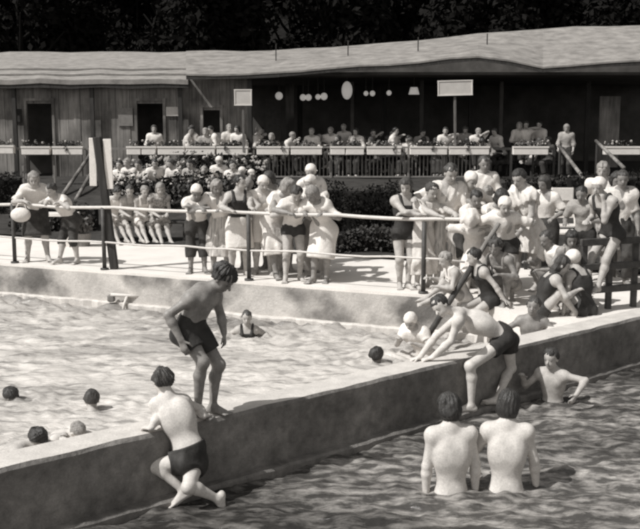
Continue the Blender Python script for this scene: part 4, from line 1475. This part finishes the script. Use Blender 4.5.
    J = pose(1.82, lean=2, curl=2, headp=12, heady=-5, hands=[V(.17, .20, 1.02), V(-.14, .24, 1.06)], elb=[V(1, -.5, -.3), V(-1, -.5, -.3)])
    person('man in plain white shirt and dark trousers standing upright behind the railing group', loc, 180, 1.82, J, [('shirt', W, {'sleeve': 1.8, 'hem': .04}), ('trousers', BK, {})], ('short', 'brown'), 'tan', .012, RG)
    leaner('child in round white cap and white shirt beside the tall tunic', 501, .15, 200, 1.52, 26, [('shirt', W, {'sleeve': .9, 'hem': .05}), ('trunks', BK, {'hem': .4})], ('cap', W), 'fair', headp=24, heady=-25)
    loc = G(527, 290, 0)
    J = pose(1.80, lean=12, curl=8, headp=22, heady=-15, hands=[V(.06, .36, .98), V(-.16, .30, .90)], feet=[V(.10, .18, 0), V(-.08, -.12, 0)], knee=[V(.1, 1, 0), V(0, 1, 0)])
    person('tall dark-haired person in a white sleeveless tunic with bare legs looking down left', loc, 238, 1.80, J, [('dress', W, {'sleeve': .25, 'len': .80, 'flare': .075})], ('short', 'dark'), 'fair', .0105, None)
    # seated girl on the edge in dark suit
    loc = G(489, 305, 0); H = 1.45
    J = pose(H, lean=18, curl=8, pel=(0, 0), pz=.10, headp=14, heady=10, hands=[V(.30, .34, .12), V(-.34, -.14, .02)], hd=[V(0, 1, -.2), V(-.3, -.4, -.3)], elb=[V(1, 0, .3), V(-1, -.3, .4)],
             feet=[V(.09, .50, -.36), V(-.09, .55, -.40)], knee=[V(.1, 1, 1), V(-.1, 1, 1)])
    person('girl in dark swimsuit sitting on the pool corner with arms spread, facing left', loc, 255, H, J, [('swimsuit', BK, {'hem': .3})], ('short', 'dark'), 'fair', .0095)
    loc = G(540, 316, 0); H = 1.48
    J = pose(H, lean=16, curl=14, pel=(0, 0), pz=.10, headp=28, heady=12, hands=[V(.16, .40, .34), V(-.14, .42, .36)], feet=[V(.10, .42, 0), V(-.10, .48, 0)], knee=[V(.2, .6, 1), V(-.2, .6, 1)])
    person('girl with long dark hair sitting on the pool corner, head turned right, in dark swimsuit', loc, 82, H, J, [('swimsuit', BK, {})], ('long', 'brown'), 'fair', .0095)
    loc = G(584, 315, 0); H = 1.52
    J = pose(H, lean=14, curl=12, pel=(0, 0), pz=.10, headp=16, heady=-10, hands=[V(.14, .36, .22), V(-.26, .10, .04)], feet=[V(.11, .44, 0), V(-.11, .40, 0)], knee=[V(.2, .6, 1), V(-.2, .6, 1)])
    person('person in white bathing cap and black swimsuit sitting at the wall end', loc, -30, H, J, [('swimsuit', BK, {})], ('cap', W), 'fair', .0095)
    loc = V(*bar.location) + V(.0, .02, 0); H = 1.6
    J = pose(H, lean=20, curl=12, pel=(0, 0), pz=1.02, headp=16, heady=-15, hands=[V(.14, .30, 1.16), V(-.10, .28, 1.40)], feet=[V(.08, .60, .10), V(-.10, .34, .24)], knee=[V(.2, 1, .8), V(-.2, 1, .8)])
    person('person in white cap and dark swimsuit perched on the timber barrier', loc, 238, H, J, [('swimsuit', BK, {})], ('cap', W), 'fair', .0095)
    loc = G(599, 268, 0)
    J = pose(1.78, lean=8, curl=4, headp=12, heady=10, hands=[V(.24, .22, 1.08), V(-.22, .24, 1.05)])
    person('fair-haired person in white blouse and dark skirt standing behind the timber barrier', loc, 195, 1.78, J, [('shirt', W, {'sleeve': .9, 'hem': .04}), ('skirt', DK, {})], ('bob', 'fair'), 'fair', .012, 'spectators at the right corner')
    loc = G(583, 282, 0)
    J = pose(1.5, lean=18, curl=6, headp=15, heady=-10, hands=[V(.2, .3, .92), V(-.2, .28, .95)])
    person('dark-haired child in grey shirt between the slatted chair and the barrier', loc, 215, 1.5, J, [('shirt', GR, {'sleeve': .7}), ('trunks', BK, {})], ('short', 'dark'), 'tan', .012, 'spectators at the right corner')
    loc = G(617, 284, 0)
    J = pose(1.72, lean=4, curl=4, headp=10)
    person('person in cream shirt cut by the right frame edge behind the barrier', loc, 190, 1.72, J, [('shirt', CR, {'sleeve': .9}), ('trousers', DK, {})], ('short', 'brown'), 'tan', .012, 'spectators at the right corner')
    leaner('fair-haired child in cream shirt behind the white-hatted crouching child', 462, 1.35, 190, 1.5, 8, [('shirt', CR, {'sleeve': .7}), ('trunks', DK, {})], ('short', 'fair'), 'tan', heady=25)
    leaner('girl with dark bob in white blouse looking right between two white caps', 478, .75, 165, 1.52, 16, [('shirt', W, {'sleeve': .8}), ('skirt', GR, {'len': .9})], ('bob', 'dark'), 'tan', heady=-35)
    leaner('person in striped skirt behind the white cap, near the first terrace post', 233, 1.35, 185, 1.64, 6, [('shirt', CR, {'sleeve': .9}), ('skirt', 'stripe', {'len': 1.2})], ('bob', 'brown'), 'tan', heady=30)
    leaner('boy in grey shirt behind the tall robed person', 274, 1.3, 180, 1.6, 8, [('shirt', GR, {'sleeve': .6}), ('trousers', DK, {})], ('messy', 'dark'), 'tan', heady=-20)
    leaner('girl in printed frock behind the striped skirt at the railing', 213, 1.2, 175, 1.52, 6, [('dress', 'print', {'sleeve': .4, 'len': 1.0})], ('short', 'fair'), 'tan', heady=15)
    for px, py, yaw, H, lb, of, hr, sk, pz, ln in (
            (459, 303, 262, 1.36, 'child in white bathing suit sitting low behind the ladder pole', [('swimsuit', W, {})], ('short', 'fair'), 'fair', .10, 22),
            (506, 303, 225, 1.50, 'bather in grey suit squatting between the girl in dark swimsuit and the smiling boy', [('swimsuit', GR, {})], ('messy', 'brown'), 'tan', .28, 30),
            (556, 300, 250, 1.46, 'child in white shirt kneeling behind the long-haired girl', [('shirt', W, {'sleeve': .6}), ('trunks', BK, {})], ('short', 'brown'), 'tan', .30, 18),
            (570, 303, 200, 1.44, 'dark-haired bather in printed suit squatting left of the barrier', [('swimsuit', 'print', {})], ('bob', 'dark'), 'tan', .34, 16)):
        loc = G(px, py, 0)
        J = pose(H, lean=ln, curl=12, pel=(0, -.06), pz=pz, headp=18, heady=-12, hands=[V(.16, .36, pz + .22), V(-.16, .34, pz + .16)], feet=[V(.12, .14 if pz > .2 else .42, 0), V(-.12, .18 if pz > .2 else .46, 0)], knee=[V(.3, 1, .8), V(-.3, 1, .8)])
        person(lb, loc, yaw, H, J, of, hr, sk, .0105, 'bathers crowding the pool corner')
    for px, py, yaw, H, lb, of, hr in (
            (545, 276, 220, 1.60, 'person in white shirt standing behind the low white table top', [('shirt', W, {'sleeve': .8}), ('skirt', DK, {})], ('bob', 'brown')),
            (608, 276, 165, 1.66, 'person in printed dress between the barrier sitter and the right frame edge', [('dress', 'print', {'sleeve': .6, 'len': 1.1})], ('bob', 'dark'))):
        loc = G(px, py, 0)
        J = pose(H, lean=6, curl=6, headp=14, heady=10, hands=[V(.2, .22, .85), V(-.22, .2, .95)])
        person(lb, loc, yaw, H, J, of, hr, 'tan', .012, 'spectators at the right corner')
    # corner of the pool, in the water
    loc = D(531, 352, 11.85); H = 1.42
    loc = V(loc[0], loc[1], .36 - H)
    yaw = 192
    J = pose(H, lean=8, curl=4, headp=2, heady=8, headr=-8, hands=[V(.30, .34, 1.02), V(-.22, .30, 1.04)], hd=[V(.2, 1, -.1), V(-.2, 1, -.1)])
    person('smiling boy in the water looking over the dividing wall at the camera', loc, yaw, H, J, [('trunks', BK, {})], ('short', 'brown'), 'tan', .0085)
    loc = G(424, 352, WZ); H = 1.42
    loc = V(loc[0], loc[1], .10 - H)
    J = pose(H, lean=26, curl=10, headp=35, heady=-10, hands=[V(.10, .42, .98), V(-.16, .40, .95)])
    person('child in white cap and white bathing shirt in the pool behind the bending boy', loc, 222, H, J, [('shirt', W, {'sleeve': .5})], ('cap', W), 'fair', .0095)

def people_far():
    W, DK, BK, CR, GR = 'white', 'dark', 'black', 'cream', 'grey'
    # (px, head py, Y, standing, yaw, top colour, hair colour, label)
    rows = [
        (155, 128, 31.6, 1, 180, W, 'brown', 'person in white shirt standing in the second dark doorway of the plank house'),
        (186, 131, 32.4, 0, 100, CR, 'dark', 'diner in cream seated right of the doorway, facing right'),
        (195, 128, 33.0, 1, 235, W, 'brown', 'waiter in white leaning over behind the pale wall diners'),
        (206, 132, 32.0, 0, 180, GR, 'fair', 'diner in grey between two diners in white at the pale house wall'),
        (217, 130, 32.2, 0, 250, W, 'dark', 'diner in white facing left at the pale house wall'),
        (229, 127, 33.2, 1, 160, CR, 'fair', 'person in cream standing just left of the square sign post'),
        (239, 128, 32.6, 1, 190, W, 'dark', 'person in white standing behind the square sign post'),
        (254, 131, 31.6, 0, 110, W, 'fair', 'diner in white leaning right beside the square sign post'),
        (262, 130, 33.6, 1, 180, DK, 'dark', 'person in dark clothes standing in the pavilion shade right of the square sign'),
        (272, 137, 31.5, 0, 180, GR, 'fair', 'diner with fair hair bent low over the first balusters'),
        (287, 136, 31.4, 0, 120, W, 'fair', 'diner in white hunched right over the second flower box'),
        (312, 132, 32.0, 0, 180, W, 'fair', 'diner in white sitting alone left of the middle pair'),
        (327, 131, 32.4, 0, 160, CR, 'dark', 'left one of two diners side by side near the railing post'),
        (333.5, 131, 32.2, 0, 200, W, 'fair', 'right one of two diners side by side near the railing post'),
        (345, 126.5, 32.8, 1, 200, CR, 'fair', 'waitress standing under the largest hanging lantern'),
        (356.5, 132, 32.0, 0, 190, W, 'dark', 'diner right of the waitress under the lantern'),
        (371, 133, 32.6, 0, 170, DK, 'dark', 'diner in dark clothes over the wide middle flower box'),
        (392, 131, 31.8, 0, 110, W, 'dark', 'diner in white leaning right toward a pale table'),
        (399, 135, 32.4, 0, 250, CR, 'fair', 'diner in cream bent left at the pale table'),
        (421, 133, 32.8, 0, 180, GR, 'dark', 'diner in grey left of the rectangular sign post'),
        (444, 131, 31.8, 0, 170, W, 'dark', 'diner in white just left of the rectangular sign post'),
        (466, 130, 32.8, 0, 200, GR, 'brown', 'diner in grey just right of the rectangular sign post'),
        (476, 132, 32.0, 0, 180, W, 'fair', 'diner in white over the box right of the rectangular sign'),
        (498, 132, 32.4, 0, 230, CR, 'brown', 'diner in cream over the gap between the flower boxes'),
        (516, 126, 32.6, 0, 160, CR, 'fair', 'left diner of the group above the lone flower box'),
        (525, 125, 32.6, 0, 190, W, 'brown', 'middle diner of the group above the lone flower box'),
        (540, 125, 32.8, 0, 220, W, 'dark', 'right diner of the group above the lone flower box'),
        (566, 127, 31.2, 1, 200, GR, 'fair', 'person in grey seated at the head of the right stairs'),
    ]
    for i, (px, py, Y, stn, yaw, c, hc, lb) in enumerate(rows):
        r = random.Random(i + 40)
        hz = D(px, py, Y)[2]
        H = 1.62 if stn else 1.66
        Y = Y - .62 if px > 250 else 30.35 + (Y - 31.5)*.3
        hz = D(px, py, Y)[2]
        x = Xat(px, Y)
        if stn:
            H = min(1.78, max(1.5, (hz - TZ)*1.07))
            J = pose(H, lean=r.uniform(0, 12), curl=r.uniform(0, 8), headp=r.uniform(0, 20), heady=r.uniform(-25, 25), hands=[V(.2, .25, .9), V(-.22, .1, .82)])
            z = TZ
        else:
            J = pose(H, lean=r.uniform(2, 22), curl=r.uniform(4, 14), pz=.52, headp=r.uniform(4, 22), heady=r.uniform(-35, 35), hands=[V(.16, .34, .72), V(-.15, .32, .72 + r.choice([0, 0, 0, .35]))],
                     feet=[V(.1, .45, 0), V(-.1, .45, 0)], knee=[V(.1, 1, .8), V(-.1, 1, .8)])
            z = TZ
            dz = hz - (TZ + J['Hd'][2])
            z = TZ + max(0, dz)
            cz = empty('stool', (x, Y, z), 0, 'plain dark stool hidden under a diner on the terrace', 'stool', 'stools of the terrace diners')
            MB().box((0, 0, .42), (.36, .36, .04)).build('seat', M_DARKW, cz)
            MB().tube([(0, 0, TZ - z), (0, 0, .41)], .04, 6).build('leg', M_DARKW, cz)
        person(lb, V(x, Y, z), yaw, H, J, [('shirt', c, {'sleeve': 1.4, 'hem': -.02}), ('trousers', DK, {})], ('short' if i % 3 else 'bob', hc), 'fair', .022, 'diners on the terrace')
    for i, px in enumerate((202, 246, 268, 280, 297, 305, 320, 339, 352, 364, 378, 385, 406, 414, 428, 436, 452, 460, 484, 490, 507, 532, 550)):
        r = random.Random(i + 700)
        Y = r.uniform(31.0, 31.9) if px > 250 else 30.9
        H = r.uniform(1.5, 1.75)
        J = pose(H, lean=r.uniform(-4, 30), curl=r.uniform(0, 16), side=r.uniform(-10, 10), pz=.50, headp=r.uniform(-5, 35), heady=r.uniform(-50, 50), hands=[V(.2, .3, .72), V(-.2, .28, .72)],
                 feet=[V(.1, .45, 0), V(-.1, .45, 0)], knee=[V(.1, 1, .8), V(-.1, 1, .8)])
        x = Xat(px, Y)
        z = TZ
        cz = empty('stool', (x, Y, z), 0, 'plain dark stool hidden under a diner on the terrace', 'stool', 'stools of the terrace diners')
        MB().box((0, 0, .40), (.36, .36, .04)).build('seat', M_DARKW, cz); MB().tube([(0, 0, 0), (0, 0, .39)], .04, 6).build('leg', M_DARKW, cz)
        c = r.choice([W, W, CR, GR, DK])
        person('diner in %s clothes in the shaded second row of the pavilion' % ('dark' if c in (DK,) else 'grey' if c == GR else 'pale'), V(x, Y, z), r.choice([90, 120, 170, 180, 200, 240, 270]), H, J, [('shirt', c, {'sleeve': r.choice([.5, 1.4])}), ('trousers', DK, {})],
               (r.choice(['short', 'bob', 'messy']), r.choice(['dark', 'brown', 'fair', 'dark'])), r.choice(['fair', 'tan']), .022, 'diners in the shaded second row')
    bank = [(121, 163, 25.4, W, 'leftmost bank spectator in white, right of the notice post'), (130, 164, 25.0, CR, 'bank spectator in cream, second from the notice post'),
            (141, 163, 25.6, W, 'bank spectator in white, above the second seated child'), (153, 163, 25.2, W, 'bank spectator in white, directly below the person in the doorway'),
            (165, 161, 25.6, GR, 'bank spectator in grey, above the seated girl in the printed dress'), (176, 162, 25.0, CR, 'bank spectator in cream, above the white-capped railing leaner'),
            (192, 165, 24.6, GR, 'bank spectator in grey with a lowered head among the shrubs'), (206, 167, 24.4, CR, 'bank spectator in cream right of the lowered head'),
            (219, 163, 24.8, W, 'bank spectator in a round white cap under the square sign box'), (234, 166, 24.4, W, 'bank spectator in white behind the dark-haired woman'),
            (244, 169, 24.0, W, 'left of two white-capped bank spectators below the terrace corner post'), (252, 169.5, 24.2, W, 'right of two white-capped bank spectators below the terrace corner post')]
    for i, (px, py, Y, c, lb) in enumerate(bank):
        r = random.Random(i + 90)
        H = 1.5
        J = pose(H, lean=r.uniform(5, 20), curl=8, pz=.42, headp=r.uniform(5, 26), heady=r.uniform(-40, 40), hands=[V(.14, .36, .55), V(-.14, .36, .55)],
                 feet=[V(.1, .42, -.05), V(-.1, .42, -.05)], knee=[V(.1, 1, 1), V(-.1, 1, 1)])
        hz = D(px, py + r.uniform(-2.5, 5), Y)[2]
        z = hz - J['Hd'][2]
        o = empty('stool', (Xat(px, Y), Y, z), 0, 'plain dark stool hidden under a spectator on the bank', 'stool', 'stools of the bank spectators')
        MB().box((0, 0, .30), (.36, .36, .04)).build('seat', M_DARKW, o); MB().tube([(0, 0, -.25), (0, 0, .29)], .04, 6).build('leg', M_DARKW, o)
        cap = i in (8, 10, 11)
        person(lb, V(Xat(px, Y), Y, z), 180 + r.uniform(-25, 25), H, J, [('shirt', c, {'sleeve': 1.0}), ('trunks', DK, {'hem': .9})], ('cap', W) if cap else ('short', ('dark', 'fair', 'brown')[i % 3]), 'fair', .018, 'spectators on the bank')

def swimmer(label, px, py, wy, yaw, H, headp, hair, skin, outfit=(), lean=5, hands=None, vox=.010, headr=0, curl=2):
    loc = G(px, wy, WZ)
    J = pose(H, lean=lean, curl=curl, headp=headp, hands=hands, headr=headr)
    hz = D(px, py, loc[1])[2]
    off = J['Hd']
    f = fwdv(yaw)
    loc = loc - f*off[1]
    loc[2] = hz - off[2]
    return person(label, loc, yaw, H, J, outfit, hair, skin, vox)

def people_front():
    BK, W = 'black', 'white'
    # boy standing on the wall, bowed forward
    g0, g1 = G(198, 417, WT), G(213, 413.5, WT)
    Y = (g0[1] + g1[1])/2
    root = V((g0[0] + g1[0])/2, Y, WT)
    d = lambda px, py, dy=0: D(px, py, Y + dy) - root
    H = 1.46
    hd0 = nrm(V(.35, -.1, -1))
    J = dict(P=d(190, 327), C=d(198, 307), N=d(210, 291), Hd=d(223.5, 278.5, -.03), Hf=nrm(V(.74, -.34, -.74)), Hu=nrm(V(.62, -.34, .72)), up0=nrm(V(.26, 0, 1)), pf=fwdv(120),
             cf=nrm(V(.75, -.35, -.35)), up2=nrm(V(.45, .05, .85)), sh=[d(190, 299, -.11), d(215, 296, .10)], el=[d(168, 315, -.18), d(221, 316, .14)], wr=[d(181, 340, -.20), d(224, 333, .10)],
             hd=[hd0, nrm(V(.05, 0, -1))], hn=[nrm(V(.3, .9, 0)), nrm(V(-1, 0, 0))], hip=[d(185, 334, -.06), d(199, 334, .06)],
             kn=[d(203, 362, -.14), d(219, 365, .02)], an=[g0 - root + V(0, 0, .066), g1 - root + V(0, 0, .066)], toe=[nrm(V(.8, -.6, 0)), nrm(V(.92, -.4, 0))], h=.225)
    person('tanned boy in dark trunks standing bowed on the dividing wall, looking down to the right', root, 0, H, J, [('trunks', BK, {'hem': .55, 'waist': .07})], ('messy', 'dark'), 'tan', .0072, b=.95)
    # boy climbing over the wall
    Yb = lambda px, off: Yw(px) - off
    root = V(*D(190, 500, Yb(190, .2))[:2], WZ)
    e = lambda px, py, off: D(px, py, Yb(px, off)) - root
    h0, h1 = G(203, 416.5, WT + .045) - root, G(151, 428, WT + .045) - root
    J = dict(P=e(190, 453, .34), C=e(180, 424, .22), N=e(168.5, 399, .08), Hd=e(162.5, 382, .02), Hf=nrm(V(-.72, .52, -.42)), Hu=nrm(V(-.30, .15, .94)), up0=nrm(V(-.35, .10, 1)), pf=fwdv(-8),
             cf=fwdv(-10), up2=nrm(V(-.40, .25, 1)), sh=[e(183, 402, .12), e(157, 405, .04)], el=[e(200, 409, .10), e(158, 417, .10)], wr=[h0, h1],
             hd=[nrm(V(.3, .9, -.1)), nrm(V(-.6, .7, -.15))], hn=[V(0, 0, -1), V(0, 0, -1)], hip=[e(196, 460, .33), e(184, 461, .34)],
             kn=[e(188, 487, .54), e(153, 466, .16)], an=[e(218, 499, .60), e(184, 491, .38)], toe=[nrm(V(.02, -.12, -1)), nrm(V(-.92, -.25, -.52))], h=.205)
    person('pale bare-backed boy in dark trunks climbing over the dividing wall with crossed legs', root, 0, 1.46, J, [('trunks', BK, {'hem': .42, 'waist': .05})], ('messy', 'brown'), 'pale', .0072, b=.95)
    # two figures seen from behind in the small pool
    for px, wy, top, lb, yaw, hy, hands in ((451, 490, 394, 'left one of the two bobbed-haired bathers seen from behind in the small pool', -8, -16, [V(.225, .0, .80), V(-.225, .02, .78)]),
                                     (506, 488, 391, 'right one of the two bobbed-haired bathers seen from behind in the small pool', 8, 12, [V(.26, .10, .92), V(-.24, .16, 1.02)])):
        loc = G(px, wy, WZ)
        H = 1.60
        ztop = D(px, top, loc[1])[2]
        hands = [q*V(1, 1, .92) for q in hands]
        loc = V(loc[0], loc[1], ztop - H*1.072)
        J = pose(H, lean=2, curl=4, headp=12, heady=hy, hands=hands, tl=1.22, elb=[V(1, -.4, 0), V(-1, -.4, 0)], hh=.232)
        # rounder, lower shoulders
        person(lb, loc, yaw, H, J, [('trunks', W, {'waist': .02})], ('bob', 'dark'), 'pale', .0075, 'pair of bathers in the small pool', b=.97)
    # boy bending over the wall with his hands on it
    root = G(470, 411, -.52)
    e = lambda px, py, off: D(px, py, Yb(px, off)) - root
    H = 1.52
    gA, gB = G(471, 411.5, -.52) - root, G(497, 405, -.52) - root
    hA, hB = G(432, 357.5, WT + .04) - root, G(420, 357, WT + .04) - root
    J = dict(P=e(503, 335, .24), C=e(484, 325, .12), N=e(460, 313.5, .02), Hd=e(440.5, 306, -.08), Hf=nrm(V(-.55, -.62, -.55)), Hu=nrm(V(-.62, .0, .70)), up0=nrm(V(-.85, .1, .45)),
             pf=nrm(V(-.35, .25, -.9)), cf=nrm(V(-.3, .35, -.9)), up2=nrm(V(-.90, .15, .30)), sh=[e(462, 314, -.16), e(458, 321, .16)], el=[e(436, 336, -.32), e(451, 341, .10)], wr=[hB, hA],
             hd=[nrm(V(-.8, .1, -.3)), nrm(V(-.9, -.05, -.25))], hn=[V(0, 0, -1), V(0, 0, -1)], hip=[e(507, 341, .18), e(502, 342, .30)],
             kn=[e(511, 368, .14), e(470, 366, .26)], an=[gB + V(0, 0, .066), gA + V(0, 0, .066)], toe=[nrm(V(-.9, .1, 0)), nrm(V(-.95, -.15, 0))], h=.215)
    person('boy in dark trunks bending far over the dividing wall with both hands on top', root, 0, H, J, [('trunks', BK, {'hem': .35, 'waist': .07})], ('short', 'dark'), 'pale', .0072, b=.95)
    # boy in the shade by the wall
    loc = G(553, 402, WZ); H = 1.38; yaw = 212
    zt = D(553, 346, loc[1])[2]
    loc = V(loc[0], loc[1], zt - H)
    hl_ = to_local(D(523, 377, loc[1] - .05), loc, yaw)
    J = pose(H, lean=6, curl=6, headp=8, heady=6, hands=[hl_, V(-.30, .16, .92)], elb=[V(.5, -.5, -1), V(-1, -.3, .2)])
    person('dark-haired boy in the small pool by the shaded wall, one arm stretched left', loc, yaw, H, J, [('trunks', BK, {})], ('short', 'dark'), 'fair', .008, b=.95)
    # swimmers in the large pool
    swimmer('child in dark-strapped swimsuit facing the camera in the water under the deck edge', 247, 318, 335, 178, 1.3, 6, ('short', 'brown'), 'fair', [('swimsuit', BK, {})], hands=[V(.42, .1, .86), V(-.34, .14, .88)])
    swimmer('lone dark head of a swimmer behind the middle of the dividing wall', 376.5, 356, 362, 20, 1.4, 10, ('messy', 'dark'), 'tan')
    swimmer('dark-haired swimmer seen from behind at the left of the large pool', 92, 400, 408, -20, 1.4, 16, ('short', 'brown'), 'fair')
    swimmer('swimmer ducking face down close to the dividing wall at the lower left', 36, 440, 444, 70, 1.4, 62, ('messy', 'dark'), 'fair', lean=55, hands=[V(.15, .75, 1.02), V(-.18, .7, .98)])
    swimmer('swimmer nearly submerged at the left frame edge', 12, 397, 399, -60, 1.4, 50, ('short', 'dark'), 'tan', lean=50)
    swimmer('small swimmer in fair hair close by the lower left ducking swimmer', 76, 432, 434.5, 100, 1.3, 70, ('short', 'fair'), 'pale', lean=50)

people_deck()
people_far()
people_front()

# white bag hanging on the railing at the left
p = on_edge(24, -.02, .0)
o = empty('bag', tuple(p + V(0, 0, .90)), 0, 'white rounded bag hanging on the railing in front of the leftmost person', 'bag')
MB().ball((0, -.02, -.05), (.17, .09, .125), 16, 10).build('bag_body', M_CLOTH['white'], o, True)
MB().tube([(-.10, 0, .02), (-.05, .05, .13), (.05, .05, .13), (.10, 0, .02)], .012, 6).build('handle', M_CLOTH['white'], o, True)

# ------------------------------------------------------------------ light, world, camera
AZ, EL = math.radians(-118), math.radians(50)
S = V(math.sin(AZ)*math.cos(EL), math.cos(AZ)*math.cos(EL), math.sin(EL))
sun = bpy.data.lights.new('sun', 'SUN'); sun.energy = 4.35; sun.angle = math.radians(.53); sun.color = (1, .985, .96)
so = bpy.data.objects.new('sun', sun); COL.objects.link(so)
so.rotation_euler = Vector(-S).to_track_quat('-Z', 'Y').to_euler()
so.location = (-10, -6, 20)
w = bpy.data.worlds.new('World'); SC.world = w; w.use_nodes = True
nt = w.node_tree
bg = nt.nodes['Background']
sky = nt.nodes.new('ShaderNodeTexSky'); sky.sky_type = 'NISHITA'; sky.sun_disc = False
sky.sun_elevation = EL; sky.sun_rotation = AZ
bw = nt.nodes.new('ShaderNodeRGBToBW'); nt.links.new(sky.outputs[0], bw.inputs[0])
mx = nt.nodes.new('ShaderNodeMix'); mx.data_type = 'RGBA'; mx.blend_type = 'MULTIPLY'; mx.inputs[0].default_value = 1
nt.links.new(bw.outputs[0], mx.inputs[6]); mx.inputs[7].default_value = (1, .98, .955, 1)
nt.links.new(mx.outputs[2], bg.inputs[0])
bg.inputs[1].default_value = .15

cam = bpy.data.cameras.new('camera'); co = bpy.data.objects.new('camera', cam); COL.objects.link(co)
co.location = EYE
co.rotation_euler = (math.pi/2 - PITCH, 0, 0)
cam.sensor_fit = 'HORIZONTAL'; cam.sensor_width = 36; cam.lens = 36*FPX/640
cam.clip_start = .1; cam.clip_end = 4000
SC.camera = co
SC.view_settings.view_transform = 'Standard'; SC.view_settings.look = 'None'; SC.view_settings.exposure = 0
SC.render.engine = 'CYCLES'
SC.cycles.max_bounces = 6; SC.cycles.diffuse_bounces = 3; SC.cycles.glossy_bounces = 3
SC.cycles.caustics_reflective = False; SC.cycles.caustics_refractive = False
SC.cycles.use_denoising = True
SC.cycles.pixel_filter_type = 'BLACKMAN_HARRIS'; SC.cycles.filter_width = 3.1
print('people', STATS)
